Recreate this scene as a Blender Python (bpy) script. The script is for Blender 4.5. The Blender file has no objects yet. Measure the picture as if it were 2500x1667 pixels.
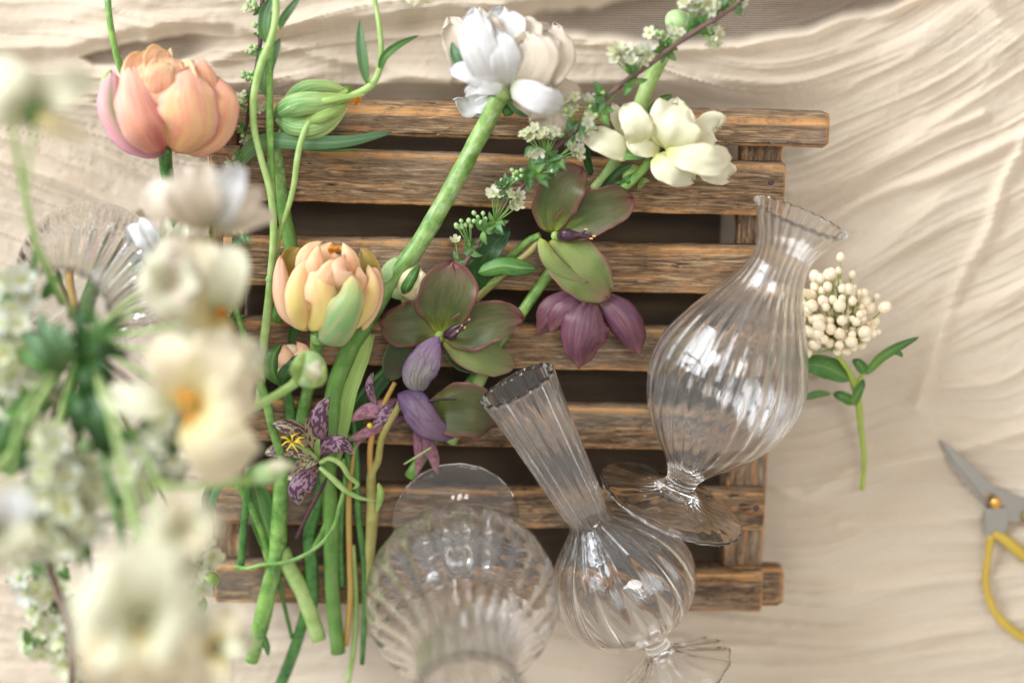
import bpy, math, random
import numpy as np
from mathutils import Vector, Matrix
R = math.radians
sc = bpy.context.scene
# ------------------------------------------------------------------ camera
S = 0.0002                      # metres per photo pixel on the crate top
FP = 3472.2                     # 50 mm lens in photo pixels
TILT = R(11)
ZC = 0.040                      # crate top
DC = S * FP
CAM = Vector((0, DC * math.sin(TILT), ZC + DC * math.cos(TILT)))
cd = bpy.data.cameras.new('camera'); cam = bpy.data.objects.new('camera', cd)
sc.collection.objects.link(cam); sc.camera = cam
cam.location = CAM; cam.rotation_euler = (-TILT, 0, 0)
cd.lens = 50; cd.sensor_width = 36; cd.clip_start = 0.01; cd.clip_end = 50
cd.dof.use_dof = True; cd.dof.focus_distance = DC - 0.024; cd.dof.aperture_fstop = 2.2
# ------------------------------------------------------------------ light
w = bpy.data.worlds.new("World"); sc.world = w; w.use_nodes = True
bg = w.node_tree.nodes['Background']
bg.inputs[0].default_value = (1.0, 0.955, 0.895, 1); bg.inputs[1].default_value = 0.58
def area(name, loc, tgt, sx, sy, power, col):
    l = bpy.data.lights.new(name, 'AREA'); l.shape = 'RECTANGLE'; l.size = sx; l.size_y = sy
    l.energy = power; l.color = col
    o = bpy.data.objects.new(name, l); sc.collection.objects.link(o)
    o.location = loc
    o.rotation_euler = (Vector(tgt) - Vector(loc)).to_track_quat('-Z', 'Y').to_euler()
    return o
for i in range(2):
    for j in range(3):
        # six panes of the window on the left of the table
        area('window_pane_light', (-2.35 + 0.50 * i, 1.05 + 0.76 * i, 0.72 + 0.76 * j), (0, 0.0, 0.05), 0.80, 0.66, 16.5, (0.88, 0.94, 1.0))
area('overhead_card_light', (0.25, 0.55, 1.7), (0, 0, 0), 0.5, 0.28, 4.5, (1.0, 0.93, 0.88))  # soft pale card added overhead for the warm gleam on the glass
sc.view_settings.view_transform = 'Standard'; sc.view_settings.look = 'None'
sc.view_settings.exposure = 0.62; sc.view_settings.gamma = 1
sc.render.engine = 'CYCLES'
cy = sc.cycles
cy.use_denoising = True; cy.max_bounces = 28; cy.transmission_bounces = 28; cy.transparent_max_bounces = 24
cy.diffuse_bounces = 4; cy.glossy_bounces = 24; cy.caustics_refractive = True; cy.caustics_reflective = True
cy.sample_clamp_indirect = 15; cy.blur_glossy = 0.5

# ------------------------------------------------------------------ helpers
ct, st_ = math.cos(TILT), math.sin(TILT)
AX = Vector((0, -st_, -ct)); UPV = Vector((0, ct, -st_)); RT = Vector((1, 0, 0))
def P(x, y, z=200, raw=False):
    """photo pixel + height above the cloth (px) -> world point"""
    d = AX * FP + RT * (x - 1250) - UPV * (y - 833.5)
    if not raw and z > 210: z = 210 + (z - 210) * .72 if z < 560 else z * 1.25 - 238
    t = (z * S - CAM.z) / d.z
    return CAM + d * t
def lsc(p):                     # metres per photo pixel at a world point
    return (Vector(p) - CAM).dot(AX) / FP
def fr(x0, y0, k):
    return lambda X, Y, z=0, *r: (x0 + X * k, y0 + Y * k, z) + tuple(r)
A1 = fr(0, 0, .357); A2 = fr(600, 0, .357); A3 = fr(1200, 0, .357); A4 = fr(1800, 0, .357)
A5 = fr(0, 480, .357); A6 = fr(600, 500, .357); A7 = fr(1200, 500, .357); A8 = fr(1800, 500, .357)
B1 = fr(0, 1000, .4252); B2 = fr(450, 1000, .4252); B3 = fr(1000, 1000, .4252); B4 = fr(1800, 1000, .4252)
B5 = fr(620, 850, .2678)
KA, KB, KC = .357, .4252, .2678
def spl(pts, n):
    p = np.array(pts, float)
    if len(p) == 1: return np.repeat(p, n, 0)
    d = np.r_[0, np.cumsum(np.maximum(np.linalg.norm(np.diff(p[:, :3], axis=0), axis=1), 1e-9) ** .5)]
    if len(p) == 2:
        t = np.linspace(0, 1, n)[:, None]; return p[0] * (1 - t) + p[1] * t
    e0 = 2 * p[0] - p[1]; e1 = 2 * p[-1] - p[-2]
    q = np.vstack([e0, p, e1]); dd = np.r_[-d[1], d, 2 * d[-1] - d[-2]]
    out = []
    for t in np.linspace(0, d[-1], n):
        i = min(max(np.searchsorted(d, t, 'right') - 1, 0), len(p) - 2) + 1
        t0, t1, t2, t3 = dd[i - 1:i + 3]
        a1 = (t1 - t) / (t1 - t0) * q[i - 1] + (t - t0) / (t1 - t0) * q[i]
        a2 = (t2 - t) / (t2 - t1) * q[i] + (t - t1) / (t2 - t1) * q[i + 1]
        a3 = (t3 - t) / (t3 - t2) * q[i + 1] + (t - t2) / (t3 - t2) * q[i + 2]
        b1 = (t2 - t) / (t2 - t0) * a1 + (t - t0) / (t2 - t0) * a2
        b2 = (t3 - t) / (t3 - t1) * a2 + (t - t1) / (t3 - t1) * a3
        out.append((t2 - t) / (t2 - t1) * b1 + (t - t1) / (t2 - t1) * b2)
    return np.array(out)
_rs = np.random.RandomState(7); _tab = _rs.rand(256, 256)
def vn(x, y):
    x = np.asarray(x, float); y = np.asarray(y, float)
    xi = np.floor(x).astype(int); yi = np.floor(y).astype(int); fx = x - xi; fy = y - yi
    fx = fx * fx * fx * (fx * (6 * fx - 15) + 10); fy = fy * fy * fy * (fy * (6 * fy - 15) + 10)
    g = lambda a, b: _tab[a & 255, b & 255]
    return ((g(xi, yi) * (1 - fx) + g(xi + 1, yi) * fx) * (1 - fy) + (g(xi, yi + 1) * (1 - fx) + g(xi + 1, yi + 1) * fx) * fy) * 2 - 1
def sst(a, b, x):
    t = np.clip((x - a) / (b - a), 0, 1); return t * t * (3 - 2 * t)
def hexc(h, f=1.0):
    v = [int(h[i:i + 2], 16) / 255 for i in (0, 2, 4)]
    return tuple([(c / 12.92 if c <= .04045 else ((c + .055) / 1.055) ** 2.4) * f for c in v]) + (1,)

class Thing:
    def __init__(s, name, label, cat, origin, group=None, kind=None):
        s.o = bpy.data.objects.new(name, None); sc.collection.objects.link(s.o)
        s.org = Vector(origin); s.o.location = s.org; s.o.empty_display_size = .005
        s.o['label'] = label; s.o['category'] = cat
        if group: s.o['group'] = group
        if kind: s.o['kind'] = kind
def mk(name, V, F, mat, th=None, parent=None, uv=None, solid=0, attr=None, smooth=True, org=None, midx=None):
    me = bpy.data.meshes.new(name)
    V = np.asarray(V, float)
    if th is not None: V = V - np.array(th.org)
    elif org is not None: V = V - np.array(org)
    F = np.asarray(F)
    if F.ndim == 2:
        n = len(F); k = F.shape[1]
        me.vertices.add(len(V)); me.vertices.foreach_set('co', V.ravel())
        me.loops.add(n * k); me.loops.foreach_set('vertex_index', F.ravel().astype(np.int32))
        me.polygons.add(n); me.polygons.foreach_set('loop_start', np.arange(0, n * k, k, dtype=np.int32))
        me.polygons.foreach_set('loop_total', np.full(n, k, np.int32))
        me.update(calc_edges=True)
    else:
        me.from_pydata([tuple(v) for v in V], [], [tuple(f) for f in F])
    if uv is not None:
        l = me.uv_layers.new(name='UVMap')
        idx = np.zeros(len(me.loops), np.int32); me.loops.foreach_get('vertex_index', idx)
        l.data.foreach_set('uv', np.asarray(uv, float)[idx].ravel())
    if attr:
        for k_, v_ in attr.items():
            a = me.attributes.new(k_, 'FLOAT', 'POINT'); a.data.foreach_set('value', np.asarray(v_, float))
    if smooth: me.polygons.foreach_set('use_smooth', np.ones(len(me.polygons), bool))
    for m in (mat if isinstance(mat, (list, tuple)) else [mat]): me.materials.append(m)
    if midx is not None: me.polygons.foreach_set('material_index', np.asarray(midx, np.int32))
    me.validate(); me.update()
    o = bpy.data.objects.new(name, me); sc.collection.objects.link(o)
    if parent is not None: o.parent = parent
    elif th is not None: o.parent = th.o
    elif org is not None: o.location = org
    if solid:
        m = o.modifiers.new('thick', 'SOLIDIFY'); m.thickness = solid; m.offset = 0
    return o
def gridF(nu, nv, wrap=False):
    i, j = np.meshgrid(np.arange(nu - 1), np.arange(nv if wrap else nv - 1), indexing='ij')
    a = i * nv + j; b = i * nv + (j + 1) % nv
    return np.stack([a.ravel(), b.ravel(), (b + nv).ravel(), (a + nv).ravel()], 1)
def nrm(a): return a / np.maximum(np.linalg.norm(a, axis=-1, keepdims=True), 1e-12)
def petal(th, name, pts, W, mat, ab=(.8, .6), cup=0.6, roll=0, ruf=0.05, nu=20, nv=17, parent=None, base=.12, solid=.00018, pleat=.012, seed=None, rib=0, label=None, tipn=.12):
    """leaf or petal: midrib control points (x,y,height), half width in px, cup>0 edges towards the viewer (radians)"""
    seed = random.random() * 90 if seed is None else seed
    C = spl([tuple(P(*p)) for p in pts], nu)
    T = nrm(np.gradient(C, axis=0)); N0 = nrm(np.array(CAM) - C)
    L = nrm(np.cross(T, N0)); N = np.cross(L, T)
    u = np.linspace(0, 1, nu)
    rl = np.radians(np.interp(u, np.linspace(0, 1, len(roll)), roll) if isinstance(roll, (list, tuple)) else np.full(nu, float(roll)))
    L2 = L * np.cos(rl)[:, None] + N * np.sin(rl)[:, None]; N2 = N * np.cos(rl)[:, None] - L * np.sin(rl)[:, None]
    s = np.array([lsc(c) for c in C])
    wd = np.maximum(np.sin(np.pi * np.clip(u, 1e-4, 1 - 1e-4) ** ab[0]) ** ab[1], base * (1 - u) ** 2) * W * s
    cp = np.interp(u, np.linspace(0, 1, len(cup)), cup) if isinstance(cup, (list, tuple)) else np.full(nu, float(cup))
    cp = np.where(np.abs(cp) < 1e-3, 1e-3, cp)
    v = np.linspace(-1, 1, nv)
    ph = v[None] * cp[:, None]
    wob = 1 + ruf * 1.2 * vn(u[:, None] * 5 + seed, np.sign(v)[None] * 3 + seed) * (np.abs(v)[None] ** 3)
    lat = wd[:, None] * np.sin(ph) / cp[:, None] * wob
    dep = wd[:, None] * (1 - np.cos(ph)) / cp[:, None]
    dep = dep + ruf * W * s[:, None] * (vn(u[:, None] * 6 + seed, v[None] * 1.5 + seed * 2) * (v[None] ** 2) * 1.6 + .5 * vn(u[:, None] * 3 + seed, v[None] * 2.5 + 5))
    dep = dep + pleat * W * s[:, None] * vn(v[None] * 7 + seed * 3, u[:, None] * 1.2 + seed) * np.minimum(1, u[:, None] * 3)
    lat = lat + wd[:, None] * .10 * vn(u * 2.2 + seed, u * 0 + 9.1)[:, None] * (1 if solid else 0)
    side_ = np.sign(v)[None] * 4.4 + seed * 1.3
    dep = dep + (.05 + ruf * .5) * W * s[:, None] * vn(u[:, None] * 9 + seed * 2, side_) * np.abs(v[None]) ** 4 * np.minimum(1, u[:, None] * 2)
    lat = lat * (1 + .045 * vn(u[:, None] * 13 + seed, side_) * np.abs(v[None]) ** 6)
    if rib: dep = dep - rib * W * s[:, None] * np.exp(-(v[None] * 7) ** 2)
    V = C[:, None] + L2[:, None] * lat[..., None] + N2[:, None] * dep[..., None]
    V = V + T[:, None] * (W * s[:, None] * tipn * (vn(v[None] * 2.3 + seed, u[:, None] * 0 + seed) + .4 * vn(v[None] * 7 + seed, u[:, None] * 0 + 3)) * u[:, None] ** 5)[..., None]
    uv = np.stack([np.broadcast_to((v[None] + 1) / 2, (nu, nv)), np.broadcast_to(u[:, None], (nu, nv))], -1).reshape(-1, 2)
    o = mk(name, V.reshape(-1, 3), gridF(nu, nv), mat, th, parent, uv, solid)
    if label: o['label'] = label
    return o
def tube(th, name, pts, mat, parent=None, seg=10, n=None, lump=0, org=None, flat=1.0, label=None):
    """pts: (x,y,height,radius px)"""
    W = [tuple(P(*p[:3])) + (p[3] * lsc(P(*p[:3])),) for p in pts]
    n = n or max(4, 5 * (len(pts) - 1) + 1)
    A = spl(W, n); C = A[:, :3]; r = A[:, 3]
    T = nrm(np.gradient(C, axis=0)); N0 = nrm(np.array(CAM) - C + np.array([0, 0, 1e-6]))
    L = nrm(np.cross(T, N0)); N = np.cross(L, T)
    th_ = np.linspace(0, 2 * np.pi, seg, endpoint=False)
    sd = random.random() * 50
    rr = r[:, None] * (1 + lump * vn(np.arange(n)[:, None] * .7 + sd, th_[None] * 1.3))
    V = C[:, None] + L[:, None] * (rr * np.cos(th_))[..., None] + N[:, None] * (rr * flat * np.sin(th_))[..., None]
    V = V.reshape(-1, 3)
    F = [tuple(f) for f in gridF(n, seg, True)]
    V = np.vstack([V, C[:1] - T[:1] * r[0] * .25, C[-1:] + T[-1:] * r[-1] * .25])
    a, b = n * seg, n * seg + 1
    for k in range(seg):
        F.append((a, (k + 1) % seg, k)); F.append((b, (n - 1) * seg + k, (n - 1) * seg + (k + 1) % seg))
    uv = np.vstack([np.stack([np.broadcast_to(th_[None] / 6.283, (n, seg)), np.broadcast_to(np.linspace(0, 1, n)[:, None], (n, seg))], -1).reshape(-1, 2), [[0, 0], [0, 1]]])
    o = mk(name, V, np.array(F, dtype=object), mat, th, parent, uv, org=org)
    if label: o['label'] = label
    return o
def blob(th, name, p, r, mat, parent=None, sx=1, sy=1, sz=1, rot=0, nu=14, nv=18, lump=.04, ribs=0, ribamp=0):
    """ellipsoid with soft lumps; p=(x,y,height), r px; sy is along the image direction rot (deg, 0 = towards the photo top)"""
    c = np.array(P(*p)); s = lsc(c) * r; sd = random.random() * 60
    a = np.linspace(0, np.pi, nu); b = np.linspace(0, 2 * np.pi, nv, endpoint=False)
    X = np.sin(a)[:, None] * np.cos(b); Z = np.sin(a)[:, None] * np.sin(b); Y = np.broadcast_to(-np.cos(a)[:, None], (nu, nv))
    q = 1 + lump * vn(a[:, None] * 2 + sd, b * 2 + sd) + ribamp * np.cos(ribs * b)[None] * np.sin(a)[:, None]
    X = X * q * sx; Y = Y * q * sy; Z = Z * q * sz
    t = math.radians(rot); X2 = X * math.cos(t) + Y * math.sin(t); Y2 = -X * math.sin(t) + Y * math.cos(t)
    V = c + s * np.stack([X2, Y2, Z], -1)
    uv = np.stack([np.broadcast_to(b / 6.283, (nu, nv)), np.broadcast_to((a / np.pi)[:, None], (nu, nv))], -1).reshape(-1, 2)
    return mk(name, V.reshape(-1, 3), gridF(nu, nv, True)[:, ::-1], mat, th, parent, uv)

# ------------------------------------------------------------------ materials
class NT:
    def __init__(s, name):
        s.m = bpy.data.materials.new(name); s.m.use_nodes = True; s.t = s.m.node_tree; s.t.nodes.clear()
        s.out = s.n('ShaderNodeOutputMaterial')
    def n(s, typ, ins=None, **kw):
        nd = s.t.nodes.new(typ)
        for k, v in kw.items(): setattr(nd, k, v)
        for k, v in (ins or {}).items():
            if hasattr(v, 'is_output') or isinstance(v, bpy.types.NodeSocket): s.t.links.new(v, nd.inputs[k])
            else: nd.inputs[k].default_value = v
        return nd
    def math(s, op, a, b=0.0, c=None):
        d = {0: a, 1: b}
        if c is not None: d[2] = c
        return s.n('ShaderNodeMath', d, operation=op).outputs[0]
    def mix(s, f, a, b, bt='MIX'):
        nd = s.n('ShaderNodeMix', data_type='RGBA', blend_type=bt)
        for k, v in ((0, f), (6, a), (7, b)):
            if isinstance(v, bpy.types.NodeSocket): s.t.links.new(v, nd.inputs[k])
            else: nd.inputs[k].default_value = v
        return nd.outputs[2]
    def ramp(s, f, stops, ip='LINEAR'):
        nd = s.n('ShaderNodeValToRGB', {0: f}); cr = nd.color_ramp; cr.interpolation = ip
        while len(cr.elements) < len(stops): cr.elements.new(.5)
        for e, (p, c) in zip(cr.elements, stops): e.position = p; e.color = c if len(c) == 4 else tuple(c) + (1,)
        return nd.outputs[0]
    def noise(s, vec, scale, detail=3, rough=.5, dist=0):
        d = {'Scale': scale, 'Detail': detail, 'Roughness': rough, 'Distortion': dist}
        if vec is not None: d['Vector'] = vec
        return s.n('ShaderNodeTexNoise', d).outputs[0]
    def vmul(s, vec, m, a=(0, 0, 0)):
        return s.n('ShaderNodeVectorMath', {0: vec, 1: m, 2: a}, operation='MULTIPLY_ADD').outputs[0]
    def fin(s, col, rough=.5, bump=None, bs=.2, bd=.0004, trans=0, tcol=None, spec=.5, sheen=0):
        d = {'Base Color': col, 'Roughness': rough, 'Specular IOR Level': spec}
        if sheen: d['Sheen Weight'] = sheen
        nd = {}
        if bump is not None: nd['Normal'] = s.n('ShaderNodeBump', {'Height': bump, 'Strength': bs, 'Distance': bd}).outputs[0]
        pb = s.n('ShaderNodeBsdfPrincipled', {**d, **nd}); sh = pb.outputs[0]
        if trans:
            tr = s.n('ShaderNodeBsdfTranslucent', {'Color': tcol if tcol is not None else col, **nd})
            sh = s.n('ShaderNodeMixShader', {0: trans, 1: sh, 2: tr.outputs[0]}).outputs[0]
        s.t.links.new(sh, s.out.inputs[0]); return s.m
def pmat(name, stops, edge=None, ea=.5, ek=4, vein=None, va=.4, vs=26, rib=None, ra=.0, rw=6, spot=None, sa=0, ss=(14, 22), trans=.3, rough=.5, bs=.4, hue=0, spec=.35, jit=.10, blot=None, ba=.5, net=None, na=.5, ns=(5, 4)):
    """petal or leaf: colour along its length, edge tint, lengthwise veins, midrib tint, checkered spots"""
    t = NT(name)
    uv = t.n('ShaderNodeUVMap').outputs[0]; sp = t.n('ShaderNodeSeparateXYZ', {0: uv})
    x, y = sp.outputs[0], sp.outputs[1]
    rnd = t.n('ShaderNodeObjectInfo').outputs['Random']
    off = t.n('ShaderNodeCombineXYZ', {0: t.math('MULTIPLY', rnd, 31.7), 1: t.math('MULTIPLY', rnd, 17.3)}).outputs[0]
    uvo = t.n('ShaderNodeVectorMath', {0: uv, 1: off}, operation='ADD').outputs[0]
    n1 = t.noise(uvo, 3.0, 4)
    yy = t.math('ADD', y, t.math('MULTIPLY', t.math('SUBTRACT', n1, .5), .35))
    col = t.ramp(yy, stops)
    if blot is not None:
        bn = t.noise(t.vmul(uvo, (3.2, 1.1, 1)), 1.3, 4, .6, .8)
        col = t.mix(t.n('ShaderNodeMapRange', {0: bn, 1: .42, 2: .62, 4: ba}).outputs[0], col, blot)
    c = t.math('ABSOLUTE', t.math('MULTIPLY_ADD', x, 2.0, -1.0))
    vmap = t.vmul(uvo, (vs, 2.0, 1))
    vnz = t.noise(vmap, 1.0, 6, .68, .4)
    if vein is not None:
        f = t.n('ShaderNodeMapRange', {0: vnz, 1: .46, 2: .64, 3: 0, 4: va}).outputs[0]
        col = t.mix(f, col, vein)
    if net is not None:
        dsn = t.n('ShaderNodeTexNoise', {'Vector': uvo, 'Scale': 4.0, 'Detail': 3.0}).outputs[1]
        vv = t.n('ShaderNodeVectorMath', {0: t.vmul(uvo, (ns[0], ns[1], 1)), 1: t.vmul(dsn, (.9, .9, 0))}, operation='ADD').outputs[0]
        ve = t.n('ShaderNodeTexVoronoi', {'Vector': vv, 'Scale': 1.0}, feature='DISTANCE_TO_EDGE').outputs['Distance']
        col = t.mix(t.n('ShaderNodeMapRange', {0: ve, 1: .0, 2: .05, 3: na * .7, 4: 0}).outputs[0], col, net)
    if rib is not None:
        f = t.math('MULTIPLY', t.math('POWER', t.math('SUBTRACT', 1.0, c), float(rw)), ra)
        f = t.math('MULTIPLY', f, t.math('MULTIPLY_ADD', n1, 1.0, .5))
        col = t.mix(f, col, rib)
    if edge is not None:
        ed = t.math('MAXIMUM', c, t.math('MULTIPLY_ADD', y, 1.0, -.02))
        f = t.math('MULTIPLY', t.math('POWER', ed, float(ek)), ea)
        f = t.math('MULTIPLY', f, t.math('MULTIPLY_ADD', n1, 1.2, .4))
        col = t.mix(f, col, edge)
    if spot is not None:
        ck = t.n('ShaderNodeTexVoronoi', {'Vector': t.vmul(uvo, (ss[0], ss[1], 1)), 'Scale': 1.0, 'Randomness': .75}, distance='CHEBYCHEV').outputs['Color']
        f = t.n('ShaderNodeSeparateColor', {0: ck}).outputs[0]
        f = t.math('MULTIPLY', t.math('GREATER_THAN', t.math('ADD', f, t.math('MULTIPLY', t.math('SUBTRACT', n1, .5), .6)), .52), sa)
        col = t.mix(f, col, spot)
    big = t.noise(uvo, 1.7, 5, .6)
    col = t.mix(t.math('MULTIPLY', t.math('SUBTRACT', big, .38), jit * 5), col, t.mix(.5, col, (.25, .2, .1, 1), 'MULTIPLY'))
    return t.fin(col, rough, vnz, bs, .0004, trans, None, spec)
def stemmat(name, c1, c2, c3=None, rough=.42, trans=.0, ss=3.0, bs=.3, grad=None):
    t = NT(name); co = t.n('ShaderNodeTexCoord').outputs['Object']; uv = t.n('ShaderNodeUVMap').outputs[0]
    n1 = t.noise(co, 110, 5, .6); n2 = t.noise(t.vmul(uv, (7, 22, 1)), 1.0, 4, .62)
    col = t.mix(t.n('ShaderNodeMapRange', {0: n1, 1: .36, 2: .64}).outputs[0], c1, c2)
    if c3 is not None: col = t.mix(t.n('ShaderNodeMapRange', {0: n2, 1: .48, 2: .8, 4: .5}).outputs[0], col, c3)
    if grad:
        yv = t.math('ADD', t.n('ShaderNodeSeparateXYZ', {0: uv}).outputs[1], t.math('MULTIPLY', t.math('SUBTRACT', n1, .5), .3))
        col = t.mix(t.n('ShaderNodeMapRange', {0: yv, 1: grad[0], 2: grad[1], 4: grad[2]}).outputs[0], col, grad[3])
    pb = t.fin(col, rough, n2, bs, .0003, trans, spec=.4)
    return pb
M = {}
# cloth
t = NT('gauze'); co = t.n('ShaderNodeTexCoord').outputs['Object']
wx = t.n('ShaderNodeTexWave', {'Vector': co, 'Scale': 330.0, 'Distortion': 1.2, 'Detail': 2.0, 'Detail Scale': .3}, bands_direction='X').outputs[1]
wy = t.n('ShaderNodeTexWave', {'Vector': co, 'Scale': 300.0, 'Distortion': 1.2, 'Detail': 2.0, 'Detail Scale': .3}, bands_direction='Y').outputs[1]
wv = t.math('MAXIMUM', wx, wy)
nb = t.noise(t.vmul(co, (8, 60, 20)), 1, 4); 
base = t.mix(nb, hexc('EEDFCA'), hexc('F8EFE0'))
col = t.mix(t.math('MULTIPLY', t.math('SUBTRACT', 1.0, wv), .30), base, hexc('BCA07A'))
nrmn = t.n('ShaderNodeBump', {'Height': wv, 'Strength': .22, 'Distance': .0004}).outputs[0]
df = t.n('ShaderNodeBsdfDiffuse', {'Color': col, 'Roughness': .6, 'Normal': nrmn}).outputs[0]
tl = t.n('ShaderNodeBsdfTranslucent', {'Color': col}).outputs[0]
sh = t.n('ShaderNodeMixShader', {0: .38, 1: df, 2: tl}).outputs[0]
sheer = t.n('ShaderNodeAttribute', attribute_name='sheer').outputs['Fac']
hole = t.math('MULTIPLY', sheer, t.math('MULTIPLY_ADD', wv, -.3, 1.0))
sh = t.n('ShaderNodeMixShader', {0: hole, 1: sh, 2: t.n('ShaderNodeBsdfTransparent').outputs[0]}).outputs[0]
t.t.links.new(sh, t.out.inputs[0]); M['cloth'] = t.m
# wood
def woodmat(name, dark):
    t = NT(name); co = t.n('ShaderNodeTexCoord').outputs['Object']; rnd = t.n('ShaderNodeObjectInfo').outputs['Random']
    uvn = t.n('ShaderNodeUVMap').outputs[0]
    off = t.n('ShaderNodeCombineXYZ', {0: t.math('MULTIPLY', rnd, 3.1), 1: t.math('MULTIPLY', rnd, 7.7), 2: rnd}).outputs[0]
    v = t.n('ShaderNodeVectorMath', {0: uvn, 1: off}, operation='ADD').outputs[0]
    g = t.noise(t.vmul(v, (75, 950, 1)), 1, 7, .74, .5)
    g2 = t.noise(t.vmul(v, (14, 230, 1)), 1, 4, .6, 1.2)
    st = t.noise(t.vmul(v, (22, 95, 1)), 1, 4, .65)
    col = t.ramp(g, [(.33, hexc('2E221B')), (.43, hexc('6C543C')), (.53, hexc('9A7E5E')), (.66, hexc('D6BA94'))])
    col = t.mix(t.n('ShaderNodeMapRange', {0: g2, 1: .42, 2: .7, 4: .75}).outputs[0], col, hexc('5B4636'))
    f = t.n('ShaderNodeMapRange', {0: st, 1: .60 - dark, 2: .74 - dark, 4: .8}).outputs[0]
    col = t.mix(f, col, hexc('2A211B'))
    fl = t.noise(t.vmul(v, (110, 620, 1)), 1, 5, .7, .6)
    col = t.mix(t.n('ShaderNodeMapRange', {0: fl, 1: .585 - dark * .6, 2: .66 - dark * .6, 4: .9}).outputs[0], col, hexc('1E1713'))
    gb = t.noise(t.vmul(v, (9, 30, 1)), 1, 3, .6)
    col = t.mix(t.n('ShaderNodeMapRange', {0: gb, 1: .45, 2: .68, 4: .6}).outputs[0], col, t.mix(.7, col, hexc('8E8478')))
    col = t.mix(t.math('MULTIPLY', rnd, .35), col, t.mix(.6, col, hexc('6A5038'), 'MULTIPLY'))
    oran = t.noise(t.vmul(v, (40, 300, 1)), 1, 3, .6)
    col = t.mix(t.n('ShaderNodeMapRange', {0: oran, 1: .56, 2: .72, 4: .55}).outputs[0], col, hexc('C88A55'))
    ed = t.n('ShaderNodeAttribute', attribute_name='edge').outputs['Fac']
    f = t.math('MULTIPLY', ed, t.n('ShaderNodeMapRange', {0: t.noise(t.vmul(v, (60, 60, 1)), 1, 4, .7), 1: .36, 2: .56}).outputs[0])
    col = t.mix(f, col, hexc('CE9860'))
    return t.fin(col, .72, g, .7, .0006, spec=.25)
t = NT('gap_shade_wood'); co = t.n('ShaderNodeTexCoord').outputs['Object']; M['board'] = t.fin(t.ramp(t.noise(t.vmul(co, (14, 90, 1)), 1, 4, .6), [(.3, hexc('35291F')), (.7, hexc('57452F'))]), .8)  # dark brown carries the shade down in the slat gaps
M['wood'] = woodmat('weathered_wood', 0.0); M['wood2'] = woodmat('dark_wood', .085)
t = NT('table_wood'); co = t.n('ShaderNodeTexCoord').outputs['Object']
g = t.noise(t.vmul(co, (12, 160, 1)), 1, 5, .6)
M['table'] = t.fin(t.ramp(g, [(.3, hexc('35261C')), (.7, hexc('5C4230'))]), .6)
# glass
def glassmat(name, col=(1, 1, 1, 1)):
    t = NT(name); g = t.n('ShaderNodeBsdfPrincipled', {'Base Color': col, 'Roughness': 0.0, 'IOR': 1.52, 'Transmission Weight': 1.0})
    t.t.links.new(g.outputs[0], t.out.inputs[0]); return t.m
M['glass'] = glassmat('clear_glass')

t = NT('rusty_nail'); M['nail'] = t.fin(t.mix(t.noise(t.n('ShaderNodeTexCoord').outputs['Object'], 400, 3), hexc('2A2320'), hexc('54423A')), .6)
# ------------------------------------------------------------------ table + cloth
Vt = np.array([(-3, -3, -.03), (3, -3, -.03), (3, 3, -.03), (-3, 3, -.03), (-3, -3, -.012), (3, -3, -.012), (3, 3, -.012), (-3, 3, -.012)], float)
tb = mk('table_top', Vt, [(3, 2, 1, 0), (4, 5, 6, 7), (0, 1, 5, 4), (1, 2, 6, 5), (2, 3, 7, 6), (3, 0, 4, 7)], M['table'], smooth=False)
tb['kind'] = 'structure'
nx, ny = 820, 600
gx = np.linspace(-420, 2920, nx); gy = np.linspace(-420, 2120, ny)
X, Y = np.meshgrid(gx, gy)
def cx(y): return y
wR = sst(1500, 2100, X); wL = 1 - sst(350, 800, X); wM = 1 - np.maximum(wR, wL)
slopeR = -.46 * (1 - sst(650, 1250, Y)) - .09 * sst(650, 1250, Y)
slopeL = .42 * sst(180, 380, Y) * (1 - sst(900, 1300, Y)) + .08
sfield = Y - wR * slopeR * (X - 2100) - wL * slopeL * (X - 300)
sag = 42 * np.exp(-((X - 1960) / 150) ** 2) * sst(900, 1150, Y) * (1 - sst(1300, 1600, Y))
sfield = sfield - sag + 70 * vn(X / 520 + 3, Y / 380) + 11 * vn(X / 190, Y / 170 + 7)
def ridged(lam, lx, sd, p=2.2):
    n = vn(sfield / lam + sd, X / lx + sd * 1.7); return (1 - np.abs(n)) ** p
H = 16 * ridged(96, 1100, 1.3, 6) + 13 * ridged(47, 800, 5.1, 6) * (.7 + .6 * vn(X / 300, Y / 240 + 3)) + 7.5 * ridged(25, 420, 9.7, 4.5) * (.8 + .5 * vn(X / 170 + 4, Y / 200)) + 4 * ridged(13, 190, 3.3, 3) + 26 * vn(X / 330, sfield / 190) + 9 * vn(X / 150 + 5, sfield / 70)
H = H + 13 * ridged(52, 900, 2.9, 5) * sst(850, 1150, Y) * sst(1500, 1900, X)
rw_ = vn(X / 34 + 1, Y / 26) + .5 * vn(X / 15, Y / 13 + 9)
H = H + 2.2 * (1 - np.abs(rw_)) + 1.0 * (1 - np.abs(vn(X / 11 + 7, Y / 9)))
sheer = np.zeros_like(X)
def edgeY(poly): 
    p = np.array(poly, float); return np.interp(X, p[:, 0], p[:, 1])
wig = 9 * vn(X / 90, X * 0 + 2) + 5 * vn(X / 33, X * 0 + 4)
E1 = edgeY([(-400, 150), (0, 148), (130, 142), (300, 104), (420, 88), (560, 88), (640, 102), (800, 82), (1000, 62), (1250, 32), (1500, 0), (1800, -60)]) + wig
d1 = E1 - Y
roll1 = sst(0, 34, d1)
H = H * (1 - .25 * roll1) + 36 * roll1 + 14 * np.exp(-((d1 - 36) / 26) ** 2) + 10 * np.exp(-((d1 - 100) / 22) ** 2)
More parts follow.
